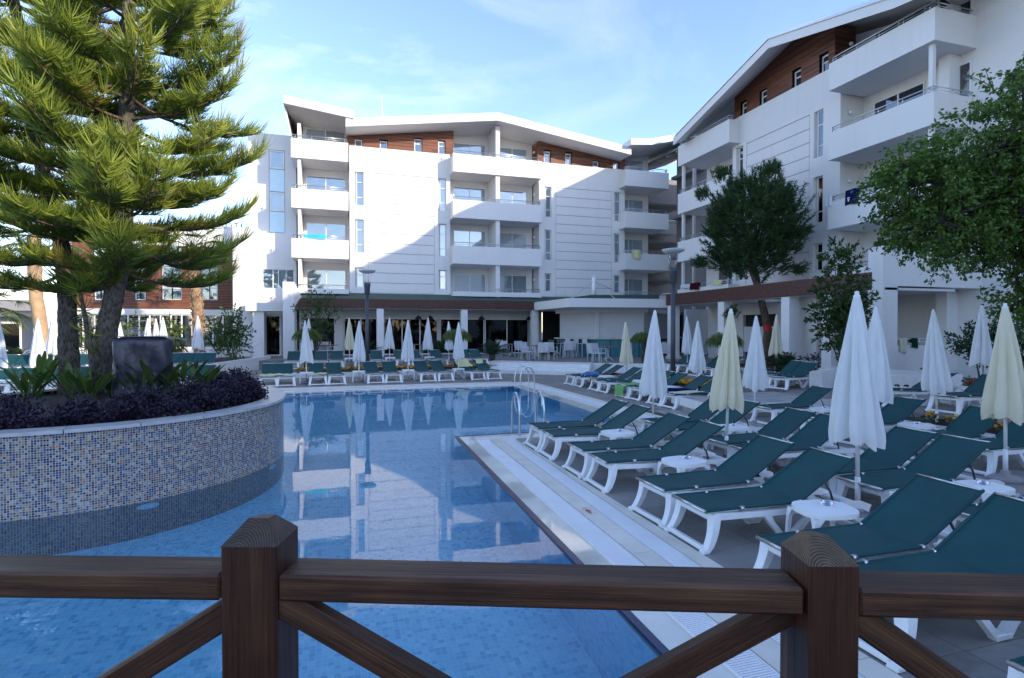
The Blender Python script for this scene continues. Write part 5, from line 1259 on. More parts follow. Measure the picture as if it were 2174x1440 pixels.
# balcony rail with towels at the right ground floor
gr = thing('ground_floor_balcony', 'low white balcony wall with steel rail under the right portal', 'balcony wall', (0,0,0))
a, _ = onY(1908,740,15.3); c, _ = onY(2015,740,15.3); _, z1 = onY(1950,733,15.3); 
obj('parapet', MB().box(a-.3,15.3,.3,c+5.5,15.45,z1), M['plaster'], gr); railing(gr, [(a-.2,15.36),(c+5.4,15.36)], z1)
x, z = onY(1919,720,15.25); hang('towel', (x,15.26,z1+.25), 0, .36, .5, 'towel_cream', 'cream towel hanging on the right ground floor rail')
x, z = onY(1943,722,15.25); hang('towel', (x,15.26,z1+.26), 0, .34, .36, 'towel_darkgreen', 'dark green towel bunched on the right ground floor rail')
ac = thing('air_conditioner', 'white outdoor air conditioner unit by the right block wall', 'air conditioner', (*onZ(1716,757,.3),.3), R(-70))
obj('case', MB().bevbox(-.42,-.16,.05,.42,.16,.62,.02), M['shutter'], ac); obj('fan_grille', MB().lathe([(0,0),(.22,0),(.22,.02),(.19,.02)], 20), M['black'], ac, (-.12,-.165,.33), (R(90),0,0))
# roof aerials
ae = thing('roof_aerial', 'thin white mast aerial on the central roof', 'aerial', (2.9,40,15.2)); obj('mast', MB().tube([(0,0,-.5),(0,0,1.6),(-.06,0,3.0)], [.06,.045,.02], 6), M['white_frame'], ae)
dish = thing('satellite_dish', 'small satellite dish beside the white mast on the roof', 'satellite dish', (3.6,39,15.35)); obj('bowl', MB().lathe([(0,0),(.15,.02),(.3,.08),(.34,.12)], 16), M['lamp_metal'], dish, (0,0,.3), (R(70),0,R(40))); obj('stand', MB().tube([(0,0,-.6),(0,0,.3)], .03, 6), M['lamp_metal'], dish)
ch = thing('vent_pipe', 'small dark vent pipe on the right slope of the central roof', 'vent pipe', (14.6,38,15.0)); obj('pipe', MB().tube([(0,0,-.6),(0,0,.75)], .06, 8), M['black'], ch)
x, z = onY(912,250,40); ae = thing('roof_aerial', 'hair thin aerial on the central roof, right of the dish', 'aerial', (x,40,15.2)); obj('mast', MB().tube([(0,0,-.3),(0,0,1.6)], .014, 5), M['rail'], ae)
x, z = onY(593,282,40); ae = thing('roof_aerial', 'small twisted aerial on the left wing roof', 'aerial', (x,40,13.2)); obj('mast', MB().tube([(0,0,-.3),(0,0,.75)], .025, 5).tube([(0,0,.7),(.5,0,.35),(1.2,0,-.1)], .02, 5), M['lamp_metal'], ae)

# depth marking on the deck
p = onZ(1243,1085,0); text_mesh('depth_marking', '1.40m', .085, .0005, M['red_paint'], cop, (p[0],p[1],.003), (0,0,R(-90)), 'CENTER')

# ---- covered stack standing in the planter
p = (-3.28, 11.35); cs = thing('covered_stack', 'tall dark stack wrapped in a cover and clear plastic sheet in the planter', 'covered stack', (*p,.80), R(16))
def fn(u, v):
    a = u*2*math.pi; c, s = math.cos(a), math.sin(a); k = (abs(c)**8+abs(s)**8)**(-1/8)
    z = 1.10*v; w = 1+.045*math.sin(9*a+5*z)*(1-.3*v)+.04*math.sin(17*a+3-4*z)*(1-v)+.03*math.sin(5*a+9*z)+.015*math.sin(31*a+7*z)
    e = 1 if v < .93 else 1-.35*((v-.93)/.07)**2
    return (.42*c*k*w*e, .34*s*k*w*e, z)
b = MB().sheet(fn, 90, 22); b.add([(-.36,-.30,1.09),(.36,-.30,1.09),(.36,.30,1.10),(-.36,.30,1.10)], [(0,1,2,3)]); obj('cover', b, M['black_cover'], cs)
b = MB().sheet(lambda u, v: (-.44+1.0*u+.10*math.sin(v*5), -.40+.8*v, 1.12+.07*math.sin(6*u+2*v)*math.sin(5*v)+.09*math.exp(-((u-.22)/.14)**2-((v-.4)/.3)**2)-.16*max(0,u-.80)*3), 22, 14); obj('plastic_sheet', b, M['plastic_sheet'], cs)
b = None and MB().sheet(lambda u, v: (.445*math.cos(-2.2+1.9*u)*(1.0+.05*math.sin(u*20))*1.12, .40*math.sin(-2.2+1.9*u)*(1+.06*math.sin(u*25+v*6)), 1.12-.5*v), 30, 8)

# ================================================================== FOREGROUND TIMBER RAILING (camera stands on the footbridge behind it)
fn_ = thing('timber_railing', 'dark stained timber railing with chamfered posts and cross braces in the foreground', 'railing', (0,0,0), -YAW)
def post(r0, w, f0, d, ztop, cap, mat):
    x0, x1, y0, y1 = r0, r0+w, f0, f0+d; c = .004
    o = obj('post', MB().prism([(x0+c,y0),(x1-c,y0),(x1,y0+c),(x1,y1-c),(x1-c,y1),(x0+c,y1),(x0,y1-c),(x0,y0+c)], .45, ztop), M['fw_z'], fn_)
    # chamfered top: ridge running away from the camera, planes cut on both ends
    k = .32; xm0, xm1 = x0+w*.36, x0+w*.64; ym = y0+d*.55
    vs = [(0,0,0),(w,0,0),(w,d,0),(0,d,0),(w*.30,d*.42,cap),(w*.66,d*.42,cap),(w*.62,d*.85,cap*.8),(w*.34,d*.85,cap*.8)]
    obj('post_top', MB().add(vs, [(3,2,1,0),(0,1,5,4),(1,2,6,5),(2,3,7,6),(3,0,4,7),(4,5,6,7)]), M[mat], o, (x0,y0,ztop+.0005))
post(-.623,.12,1.20,.125,1.537,.045,'fw_top'); post(.601,.103,1.135,.125,1.522,.045,'fw_top2')
post(-1.92,.12,1.24,.12,1.54,.045,'fw_top'); post(1.80,.12,1.07,.12,1.52,.045,'fw_top2')
def rail_(name, p0, p1, w, h, mat='fw_x', bev=.006):
    p0 = Vector(p0); p1 = Vector(p1); d = p1-p0; L_ = d.length
    b = MB().bevbox(0,-w/2,-h/2,L_,w/2,h/2,bev)
    o = obj(name, b, M[mat], fn_); x = d.normalized(); z = Vector((0,0,1)); y = z.cross(x).normalized(); z = x.cross(y)
    m_ = Matrix((x,y,z)).transposed().to_4x4(); o.matrix_local = Matrix.Translation(p0) @ m_; return o
rail_('top_rail', (-1.80,1.285,1.447), (-.626,1.255,1.447), .10, .058)
rail_('top_rail', (-.500,1.252,1.447), (.598,1.190,1.447), .10, .058)
rail_('top_rail', (.707,1.185,1.447), (1.80,1.125,1.447), .10, .058)
B_ = .45
def br(a, c, off): rail_('brace', (a[0],a[1]+off,a[2]), (c[0],c[1]+off,c[2]), .040, .062)
br((-.56,1.25,1.42),(-1.80,1.28,.64),-.012); br((-1.80,1.28,1.42),(-.56,1.25,.64),.032)
br((-.54,1.245,1.43),(.60,1.19,.80),-.012); br((.66,1.19,1.43),(-.50,1.24,.76),.032)
br((.68,1.185,1.43),(1.80,1.12,.65),-.012); br((1.80,1.12,1.43),(.70,1.185,.65),.032)
rail_('bottom_rail', (-1.80,1.285,.66), (-.626,1.255,.66), .09, .06); rail_('bottom_rail', (-.500,1.252,.66), (.598,1.190,.66), .09, .06); rail_('bottom_rail', (.707,1.185,.66), (1.80,1.125,.66), .09, .06)
fb_ = tag(obj('footbridge', MB().box(-6,-1.6,.36,2.6,1.42,.41), M['fw_x'], None, (0,0,0), -YAW), kind='structure')
for k in range(16): 
    if k == 0: bd = obj('deck_board', MB().bevbox(-6,0,.412,2.6,.18,.445,.004), M['fw_x'], fb_, (0,-1.6,0))
    else: inst('deck_board', bd, fb_, (0, -1.6+k*.188, 0))

# ================================================================== PLANTS
def unit(v): return v/np.maximum(1e-9, np.linalg.norm(v, axis=-1, keepdims=True))
def strands(P, D, L_, W_, bend, segs=3, cross=True, tone=None):
    """curved tapering ribbons: P start, D direction, bend = vector added quadratically"""
    n = len(P); D = unit(D); S = unit(np.cross(D, nr.normal(size=(n,3)))); V = []; F = []; T = []
    tone = nr.random(n) if tone is None else tone
    off = 0
    for S_ in ([S, unit(np.cross(D, S))] if cross else [S]):
        pts = []
        for i in range(segs+1):
            u = i/segs; c = P + D*(L_*u)[:,None] + bend*(u*u); w = (W_*(1-.75*u**2))[:,None]/2
            pts += [c-S_*w, c+S_*w]
        A_ = np.stack(pts, 1).reshape(-1, 3); V.append(A_); k = 2*(segs+1)
        b0 = (np.arange(n)*k)[:,None]+off
        for i in range(segs): F.append(b0+np.array([[2*i, 2*i+1, 2*i+3, 2*i+2]]))
        T.append(np.repeat(tone, k)); off += n*k
    return np.concatenate(V), np.concatenate(F), np.concatenate(T)
def leaves(C, L_, W_, D=None, tone=None, droop=.0):
    """small folded leaves (two quads each)"""
    n = len(C); D = unit(nr.normal(size=(n,3))) if D is None else unit(D); N_ = unit(nr.normal(size=(n,3))+np.array([0,0,.8])); S = unit(np.cross(D, N_)); U = np.cross(S, D)
    L_ = np.broadcast_to(L_, n)[:,None]; W_ = np.broadcast_to(W_, n)[:,None]
    a = C; b = C+D*L_*.45+S*W_*.5+U*W_*.12; c = C+D*L_-U*L_*droop; d = C+D*L_*.45-S*W_*.5+U*W_*.12; e = C+D*L_*.5
    V = np.stack([a,b,c,d,e],1).reshape(-1,3); o = (np.arange(n)*5)[:,None]
    F = np.concatenate([o+np.array([[0,1,2,4]]), o+np.array([[0,4,2,3]])])
    t = nr.random(n) if tone is None else tone
    return V, F, np.repeat(t, 5)
def join(parts):
    V = []; F = []; T = []; o = 0
    for v, f, t in parts: V.append(v); F.append(f+o); T.append(t); o += len(v)
    return np.concatenate(V), np.concatenate(F), np.concatenate(T)
def foliage(name, parts, mat, parent=None, loc=None, smooth=False):
    V, F, T = join(parts) if isinstance(parts, list) else parts
    return link(name, arr_mesh(name, V, F, smooth, T), M[mat], parent, loc)
def ballpts(n, c, r, hollow=.5):
    d = unit(nr.normal(size=(n,3))); q = hollow+(1-hollow)*nr.random(n)**.6
    return np.array(c)+d*q[:,None]*np.array(r), d
def trunkmb(pts, rs, n=14, rough=.04):
    """tapered trunk with an uneven, scaly outline"""
    V = []; F = []; P_ = [Vector(p) for p in pts]; fine = []; fr2 = []
    for i in range(len(P_)-1):
        m_ = max(2, int((P_[i+1]-P_[i]).length/.07))
        for q in range(m_): fine.append(P_[i].lerp(P_[i+1], q/m_)); fr2.append(rs[i]+(rs[i+1]-rs[i])*q/m_)
    fine.append(P_[-1]); fr2.append(rs[-1])
    b = MB(); vs = []
    for i, (p, r_) in enumerate(zip(fine, fr2)):
        for k in range(n):
            a = 2*math.pi*k/n; rr = r_*(1+rough*rnd.uniform(-1,1)+.05*math.sin(3*a+i*.15)); vs.append((p.x+rr*math.cos(a), p.y+rr*math.sin(a), p.z))
    m_ = len(fine); b.add(vs, [(i*n+k, i*n+(k+1)%n, (i+1)*n+(k+1)%n, (i+1)*n+k) for i in range(m_-1) for k in range(n)], True); return b

def araucaria(base, path, rs, label, z0, z1, lmax, ltop, seed, dirs=None):
    t = thing('araucaria_tree', label, 'conifer', base); bx, by, bz = base
    obj('trunk', trunkmb(path, rs, 22, .07), M['bark'], t)
    def at(z):
        for a, c in zip(path[:-1], path[1:]):
            if a[2] <= z <= c[2]: u = (z-a[2])/(c[2]-a[2]); return np.array([a[0]+(c[0]-a[0])*u, a[1]+(c[1]-a[1])*u, z])
        return np.array(path[-1])
    q = random.Random(seed); z = z0; P = []; D = []; L_ = []; B = []; W_ = []; T = []; limbs = MB()
    while z < z1:
        nb = 5; a0 = q.uniform(0, 6.3); fr = (z-z0)/(z1-z0)
        for k in range(nb):
            a = a0+2*math.pi*k/nb+q.uniform(-.25,.25); ln = (lmax*(1-fr)+ltop*fr)*q.uniform(.72,1.12)
            if fr < .30: ln *= .70+fr*1.0
            s = at(z+q.uniform(-.12,.12)); d = np.array([math.cos(a), math.sin(a), 0.0])
            droop = q.uniform(-.22,.06)-.10*(1-fr); up = q.uniform(.16,.42)
            pts = []
            for i in range(11):
                u = i/10; pts.append(s+d*ln*u+np.array([0,0,ln*(droop*u*1.6+up*u**3)]))
            limbs.tube([tuple(p) for p in pts], [.032*(1-u/10)+.007 for u in range(11)], 5, cap=False)
            # side twigs, each a fan of curved green strands
            nt_ = max(4, int(ln*4.9))
            for i in range(nt_+1):
                u = .34+.66*(i/nt_)**.85; f = u*10; i0 = min(9, int(f)); p0 = pts[i0]+(pts[i0+1]-pts[i0])*(f-i0); tg = unit(pts[i0+1]-pts[i0])
                side = np.cross(tg, [0,0,1.0]); side /= np.linalg.norm(side)
                for sgn in ((1,-1) if i < nt_ else (0,)):
                    ax = unit(tg*q.uniform(.6,1.0)+side*sgn*q.uniform(.5,1.0)+np.array([0,0,q.uniform(-.12,.40)])); tl = q.uniform(.30,.62)*(1.1-.45*u) if sgn else q.uniform(.3,.45)
                    cv = np.array([0,0,q.uniform(.05,.25)])*tl; limbs.tube([tuple(p0), tuple(p0+ax*tl*.5+cv*.25), tuple(p0+ax*tl+cv)], [.010,.007,.004], 4, cap=False)
                    s2 = np.cross(ax, [0,0,1.0]); s2 /= max(1e-6, np.linalg.norm(s2)); u2 = np.cross(s2, ax); tint = q.uniform(-.1,.12); dead = q.random() < .04
                    m2 = int(34+58*tl)
                    for j in range(m2):
                        v = .08+.92*j/m2; pp = p0+ax*tl*v+cv*v*v; th = q.gauss(0, .8)+(0 if j % 2 else math.pi)
                        dd = ax*q.uniform(.25,.8)+s2*math.cos(th)*1.0+u2*(abs(math.sin(th))*.7-.15)
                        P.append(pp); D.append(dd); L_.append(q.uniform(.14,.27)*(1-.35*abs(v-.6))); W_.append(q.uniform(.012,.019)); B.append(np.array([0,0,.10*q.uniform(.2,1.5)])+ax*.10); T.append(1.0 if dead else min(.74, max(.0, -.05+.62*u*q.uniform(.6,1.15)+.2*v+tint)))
        z += q.uniform(.36,.52)
    obj('limbs', limbs, M['pine_bark'], t)
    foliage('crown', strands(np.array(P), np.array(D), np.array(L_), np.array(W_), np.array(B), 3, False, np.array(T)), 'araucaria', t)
    return t
def rel(px, py, t_):     # pixel at camera depth t_ -> place
    d = _ray(px, py); f = d[0]*math.sin(YAW)+d[1]*math.cos(YAW); k = t_/f; return d[0]*k, d[1]*k, EYE+d[2]*k
def path_from(px_pts, t_, base):
    out = []
    for px, py in px_pts: x, y, z = rel(px, py, t_); out.append((x-base[0], y-base[1], z-base[2]))
    return out
bA = (*rel(145,842,10.7)[:2], .78); pA = path_from([(146,842),(146,760),(144,680),(143,620),(125,480),(95,380),(75,280),(55,160),(40,60),(20,-60),(0,-200)], 10.7, bA)
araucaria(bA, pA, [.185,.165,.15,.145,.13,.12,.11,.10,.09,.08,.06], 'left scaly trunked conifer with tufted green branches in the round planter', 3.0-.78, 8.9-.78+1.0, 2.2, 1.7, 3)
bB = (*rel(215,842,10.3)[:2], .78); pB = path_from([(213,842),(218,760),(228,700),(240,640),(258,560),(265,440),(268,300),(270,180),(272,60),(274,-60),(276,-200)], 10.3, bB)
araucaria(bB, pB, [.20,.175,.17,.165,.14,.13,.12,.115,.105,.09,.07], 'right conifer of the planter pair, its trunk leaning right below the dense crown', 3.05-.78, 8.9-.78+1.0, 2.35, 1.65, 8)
bC = (*rel(205,842,10.0)[:2], .78); pC = path_from([(200,842),(197,790),(192,740),(186,705),(178,660),(170,620),(166,580)], 10.0, bC)
t = thing('young_tree', 'thin grey sapling stem between the two thick conifer trunks', 'sapling', bC); obj('trunk', trunkmb(pC, [.05,.048,.045,.04,.035,.03,.02], 10, .05), M['bark'], t)
P = np.array(pC[2:])[nr.integers(0,5,90)]; foliage('foliage', strands(P, nr.normal(size=(90,3)), np.full(90,.3), np.full(90,.02), np.tile([0,0,.1],(90,1)), 3, True), 'araucaria', t)

# ---- pine growing through the colonnade roof
bp_ = (18.55,21.3,.3); t = thing('pine_tree', 'round crowned dark pine with leaning trunk growing through the colonnade roof', 'pine tree', bp_)
pts = path_from([(1640,760),(1630,700),(1622,660),(1612,620),(1603,580),(1598,540)], 25.8, bp_); pts[0] = (0.0,0.0,0.0); 
obj('trunk', trunkmb(pts, [.19,.18,.165,.15,.13,.08], 12, .05), M['pine_bark'], t); obj('trunk_fork', trunkmb(path_from([(1612,622),(1592,570),(1590,520),(1596,470)], 25.8, bp_), [.11,.10,.08,.04], 10), M['pine_bark'], t)
obj('painted_band', MB().tube([tuple(Vector(pts[1]).lerp(Vector(pts[0]),.02)), tuple(Vector(pts[1]).lerp(Vector(pts[2]),.25))], .186, 12, cap=False), M['red_flower'], t)
C0 = np.array(rel(1600,488,25.6))-np.array(bp_); P = []; D = []; TT = []; q = random.Random(4); limbs = MB()
for i in range(1700):
    d = unit(nr.normal(size=3)); d[2] = d[2]*1.0; r_ = .25+.75*nr.random()**.5
    lump = 1+.13*math.sin(3.1*d[0]*3+1)*math.cos(2.7*d[2]*3)+.10*math.sin(7*d[1]+4*d[2])
    p = C0+d*np.array([1.9,2.1,2.35])*r_*lump
    o_ = unit(d*.8+np.array([0,0,.9])); m_ = 34 if r_ > .6 else 16
    L0 = nr.uniform(.28,.5)
    for k in range(m_): P.append(p+o_*L0*k/m_); D.append(o_*.75+nr.normal(size=3)*.55); TT.append(min(1, max(0, .2+.5*r_*(k/m_)+.25*(d[2]>0)*nr.random())))
    if i % 30 == 0: limbs.tube([tuple(np.array(pts[-1])+(0,0,-.2*nr.random())), tuple(np.array(pts[-1])*.45+p*.55+(0,0,-.15)), tuple(p)], [.04,.022,.008], 5, cap=False)
for (px, py, rr) in ((1680,500,.35),(1685,575,.32),(1495,560,.35),(1560,655,.25),(1500,420,.4),(1660,430,.3),(1530,380,.35),(1625,370,.35),(1640,365,.3)):
    c_ = np.array(rel(px, py, 25.6))-np.array(bp_)
    for i in range(30):
        p = c_+nr.normal(size=3)*rr*.6*np.array([.6,1,.6]); o_ = unit(np.array([0,0,1.0])+(c_-C0)*.4)
        for k in range(20): P.append(p+o_*.35*k/20); D.append(o_*.8+nr.normal(size=3)*.5); TT.append(.4+.5*nr.random())
P = np.array(P); D = np.array(D); n_ = len(P)
foliage('crown', strands(P, D, nr.uniform(.14,.24,n_), np.full(n_,.030), nr.normal(size=(n_,3))*.01, 1, False, np.array(TT)), 'pine', t); obj('limbs', limbs, M['pine_bark'], t)

# ---- broadleaf tree at the right edge
tf = 10.6; bf = (*rel(2230,900,tf)[:2], .3); t = thing('broadleaf_tree', 'leafy broadleaf tree filling the right edge in front of the balconies', 'tree', bf)
tr_ = path_from([(2235,905),(2225,780),(2215,640),(2190,520),(2150,430)], tf, bf); tr_[0] = (0.0,0.0,0.0)
obj('trunk', trunkmb(tr_, [.2,.17,.15,.12,.07], 12, .05), M['bark'], t)
lobes = [(2130,430,1.9,150),(2040,400,1.0,115),(1950,390,.8,90),(2000,470,.85,100),(2110,320,1.1,110),(2170,250,.9,110),(1925,440,.5,50),(2050,500,.9,72),(1960,480,.55,48),(2150,525,1.0,70),(2215,640,.9,72),(2190,430,1.6,150),(2240,300,1.4,140),(2270,550,1.6,130),(2160,640,.4,35),(1910,360,.35,30),(2160,160,.35,22),(1990,330,.4,40)]
LC = []; LD = []; TT = []; limbs = MB(); root = np.array(tr_[-2])
for (px, py, dp, rp) in lobes:
    c_ = np.array(rel(px, py, tf+nr.uniform(-.5,.6)))-np.array(bf); rr = rp*tf/FPX
    limbs.tube([tuple(root), tuple(root*.5+c_*.5+nr.normal(size=3)*.1), tuple(c_)], [.05,.03,.012], 6, cap=False)
    for i in range(int(105*rr*rr+26)):
        d = unit(nr.normal(size=3)); p = c_+d*rr*nr.uniform(.35,1.0)*np.array([1,1,.9]); ax = unit(d+np.array([0,0,-.35])+nr.normal(size=3)*.4); tl = nr.uniform(.22,.5)
        if i % 3 == 0: limbs.tube([tuple(c_), tuple(p), tuple(p+ax*tl)], [.014,.008,.004], 4, cap=False)
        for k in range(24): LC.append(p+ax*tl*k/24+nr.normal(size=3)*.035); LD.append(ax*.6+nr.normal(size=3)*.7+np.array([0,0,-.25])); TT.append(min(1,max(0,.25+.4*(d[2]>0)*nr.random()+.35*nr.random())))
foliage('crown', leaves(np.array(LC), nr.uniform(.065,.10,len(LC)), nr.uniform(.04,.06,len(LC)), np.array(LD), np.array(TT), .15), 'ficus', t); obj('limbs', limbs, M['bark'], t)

# ---- leafy shrubs: cloud of twigs with leaves inside listed lobes (pixel, depth, radius in px)
def shrub(name, label, cat, t_, base_px, lobes, mat, n, ll, lw, zb, stems=1, dens=1.0, droop=.1, up=0):
    bx, by, _ = rel(base_px[0], base_px[1], t_); base = np.array((bx, by, zb)); t = thing(name, label, cat, (bx, by, zb)); C = []; D = []; lm = MB()
    for (px, py, rp) in lobes:
        c_ = np.array(rel(px, py, t_+nr.uniform(-.3,.3)))-base; rr = rp*t_/FPX
        lm.tube([(0,0,0), tuple(c_*.5+nr.normal(size=3)*.03), tuple(c_)], [.035,.022,.01], 5, cap=False)
        m_ = max(6, int(n*dens*(rp/40)**2))
        for i in range(m_):
            d = unit(nr.normal(size=3)); p = c_+d*rr*nr.uniform(.3,1); ax = unit(d+np.array([0,0,up])+nr.normal(size=3)*.3); tl = ll*(1.5 if name == 'magnolia' else 3)
            for k in range(12): C.append(p+ax*tl*k/12); D.append(ax*.8+nr.normal(size=3)*.6)
    foliage('foliage', leaves(np.array(C), nr.uniform(ll*.7,ll*1.15,len(C)), lw, np.array(D), None, droop), mat, t); obj('stem', lm, M['bark'], t); return t
shrub('magnolia', 'tall loose leafed evergreen in front of the right colonnade, left of the white pillar', 'shrub', 17.6, (1795,770), [(1780,560,30),(1800,545,22),(1820,590,22),(1780,620,45),(1760,660,38),(1800,670,44),(1785,710,44),(1755,700,25),(1815,640,34),(1770,535,18),(1790,740,26)], 'shrub', 62, .15, .06, .3, up=.4)
shrub('climbing_shrub', 'slender leafy shrub climbing to the green roof by the restaurant fin', 'shrub', 30.5, (668,760), [(660,650,24),(680,660,22),(665,690,26),(690,700,20),(655,720,22),(675,630,13),(705,650,10),(695,640,12)], 'shrub', 70, .17, .07, .45, up=.4)
shrub('shrub', 'dark glossy shrub beside the entrance of the left wing', 'shrub', 27.5, (500,770), [(485,705,26),(500,690,22),(492,725,22),(505,705,14)], 'shrub', 90, .2, .09, .3)
shrub('shrub', 'sunlit yellow green shrub behind the covered stack', 'shrub', 28, (365,780), [(345,700,20),(365,712,18),(375,705,14),(330,705,14)], 'mop', 90, .14, .07, .3)
shrub('shrub', 'tiered little tree before the timber building windows', 'shrub', 30, (275,770), [(280,680,12),(270,698,15),(262,718,14),(285,715,12)], 'mop', 80, .14, .07, .3)
shrub('shrub', 'small bush behind the left lounger row, between the trunks', 'shrub', 27, (190,790), [(165,720,12),(192,728,12),(172,705,9)], 'mop', 70, .14, .06, .3)
shrub('shrub', 'round dark bush at the right edge below the broadleaf tree', 'shrub', 16, (2085,770), [(2090,730,35),(2060,725,25),(2130,735,40),(2170,740,40)], 'dark_shrub', 120, .11, .05, .3)
shrub('shrub', 'low red tinged ground shrubs by the right block wall', 'shrub', 22, (1740,790), [(1735,770,18),(1765,768,18),(1790,772,16),(1715,772,14)], 'purple', 90, .10, .05, .3)
def mop(px, py, t_, rp, label, zb, mat='mop', base_y=None):
    bx, by, _ = rel(px, 780, t_); base = np.array((bx, by, zb)); t = thing('weeping_shrub', label, 'shrub', (bx, by, zb), 0, 'mop headed weeping shrubs'); c_ = np.array(rel(px, py, t_))-base; rr = rp*t_/FPX
    P = []; D = []
    for i in range(1300):
        d = unit(nr.normal(size=3)); d[2] = abs(d[2])*.9-.12; P.append(c_+d*rr*np.array([1,1,.72])*nr.uniform(.45,1)); D.append(d+nr.normal(size=3)*.3)
    n_ = len(P); foliage('foliage', strands(np.array(P), np.array(D), np.full(n_,.14), np.full(n_,.028), np.tile([0,0,-.22],(n_,1)), 3, False), mat, t)
    b = MB()
    for k in range(7):
        a = 2*math.pi*k/7; b.tube([(.12*math.cos(a),.12*math.sin(a),0),(.16*math.cos(a+1.5),.16*math.sin(a+1.5),c_[2]*.35),(.10*math.cos(a+3),.10*math.sin(a+3),c_[2]*.7),(c_[0]+.22*math.cos(a+4.5),c_[1]+.22*math.sin(a+4.5),c_[2])], [.04,.035,.03,.02], 6, cap=False)
    obj('braided_trunk', b, M['bark'], t)
mop(652,712,25.3,27,'mop headed weeping shrub at the left end of the far marigold bed', .2)
mop(970,714,25.6,30,'mop headed weeping shrub near the right end of the far marigold bed', .2)
mop(1368,718,27,26,'mop headed weeping shrub half hidden behind the tall parasol before the bar', .3)
mop(1538,725,22,36,'mop headed weeping shrub by the colonnade on the right terrace', .3)
def sago(px, t_, label, zb, ln, n=46, py=760):
    bx, by, _ = rel(px, py, t_); t = thing('sago_palm', label, 'palm', (bx, by, zb), 0, 'sago palms'); P = []; D = []; L_ = []; B = []; rb = MB()
    for i in range(n):
        a = 2.4*i; el = R(20+62*(i/n)); d = np.array([math.cos(a)*math.cos(el), math.sin(a)*math.cos(el), math.sin(el)]); l = ln*rnd.uniform(.8,1.1); s = np.array([0,0,.25])
        side = unit(np.cross(d,[0,0,1.0]))
        pp = [s+d*l*u+np.array([0,0,-.28*l*u*u]) for u in np.linspace(0,1,7)]; rb.tube([tuple(p) for p in pp], .008, 4, cap=False)
        for k in range(44):
            u = .12+.88*k/44; p = s+d*l*u+np.array([0,0,-.28*l*u*u])
            for sg in (1,-1): P.append(p); D.append(side*sg+d*.55+np.array([0,0,.25])); L_.append(.20*math.sin(math.pi*min(1,u*.8+.18))); B.append([0,0,-.02])
    n_ = len(P); foliage('fronds', strands(np.array(P), np.array(D), np.array(L_), np.full(n_,.016), np.array(B), 1, False), 'dark_shrub', t); obj('frond_ribs', rb, M['dark_shrub'], t)
    obj('trunk', MB().lathe([(.14,0),(.17,.1),(.15,.25),(.05,.34)], 12), M['bark'], t)
sago(775,30.2,'sago palm behind the lamp post at the restaurant front', .45, 1.25); sago(930,30.5,'sago palm between the colonnade columns', .45, 1.2); sago(1045,29.6,'sago palm at the left end of the terrace chairs', .45, 1.25)
sago(1668,18.8,'sago palm on the right terrace before the colonnade pillar', .3, 1.05, py=770)
sago(30,27,'small sago palm at the far left before the dark porch', .3, 1.0)
# fan palms
def palm(px, t_, trunk_px, label, ftop, r_, smooth=False, zb=.0):
    bx, by, _ = rel(px, 760, t_); base = (bx, by, zb); t = thing('palm_tree', label, 'palm tree', base)
    pts = path_from(trunk_px, t_, base); pts[0] = (pts[0][0], pts[0][1], 0.0)
    if smooth: obj('trunk', trunkmb(pts, [r_]*len(pts), 14, .02), M['palm_smooth'], t)
    else:
        b = trunkmb(pts, [r_*.85]*len(pts), 14, .04)
        for i in range(260):
            f = rnd.random()*(len(pts)-1.001); j = int(f); p = Vector(pts[j]).lerp(Vector(pts[j+1]), f-j); a = rnd.uniform(0, 6.28); d = Vector((math.cos(a), math.sin(a), 0))
            q0 = p+d*r_*.75; b.bar(q0, q0+d*.07+Vector((0,0,.13)), .10, .03, (-d.y, d.x, 0))
        obj('trunk', b, M['palm_bark'], t)
    c_ = np.array(pts[-1]); P = []; D = []; L_ = []; B = []; rb = MB()
    for i in range(34):
        a = 2.4*i+.3; el = R(75-118*(i/34)); d = np.array([math.cos(a)*math.cos(el), math.sin(a)*math.cos(el), math.sin(el)]); l = ftop*rnd.uniform(.8,1.1); e = c_+d*l; rb.tube([tuple(c_), tuple(c_+d*l*.5+np.array([0,0,.05])), tuple(e)], [.02,.015,.01], 4, cap=False)
        side = unit(np.cross(d, [0,0,1.0])); upv = np.cross(side, d)
        for k in range(30):
            w = R(-95+190*k/29); P.append(e); D.append(d*math.cos(w)+side*math.sin(w)); L_.append(.62*ftop/1.0*rnd.uniform(.85,1.1)*(1 if abs(w) < 1.2 else .8)); B.append([0,0,-.30*rnd.uniform(.6,1.3)])
    n_ = len(P); foliage('fronds', strands(np.array(P), np.array(D), np.array(L_), np.full(n_,.035), np.array(B), 3, False), 'palm', t); obj('frond_stalks', rb, M['palm'], t)
palm(425,31,[(424,770),(421,700),(418,640),(412,590),(408,560),(407,525)],'sunlit fan palm with rough trunk before the timber building','x' and 1.35,.33)
palm(85,23.5,[(95,775),(88,700),(80,655),(76,635),(74,560),(72,500)],'smooth trunked palm behind the left conifer','x' and 1.3,.24,True)
palm(-60,24,[(-60,790),(-62,720),(-65,640)],'palm outside the left edge whose fronds reach into the photo','x' and 1.5,.24,True)
palm(362,27,[(362,790),(361,760),(362,730)],'short patterned palm stump right of the covered stack', .5,.14)

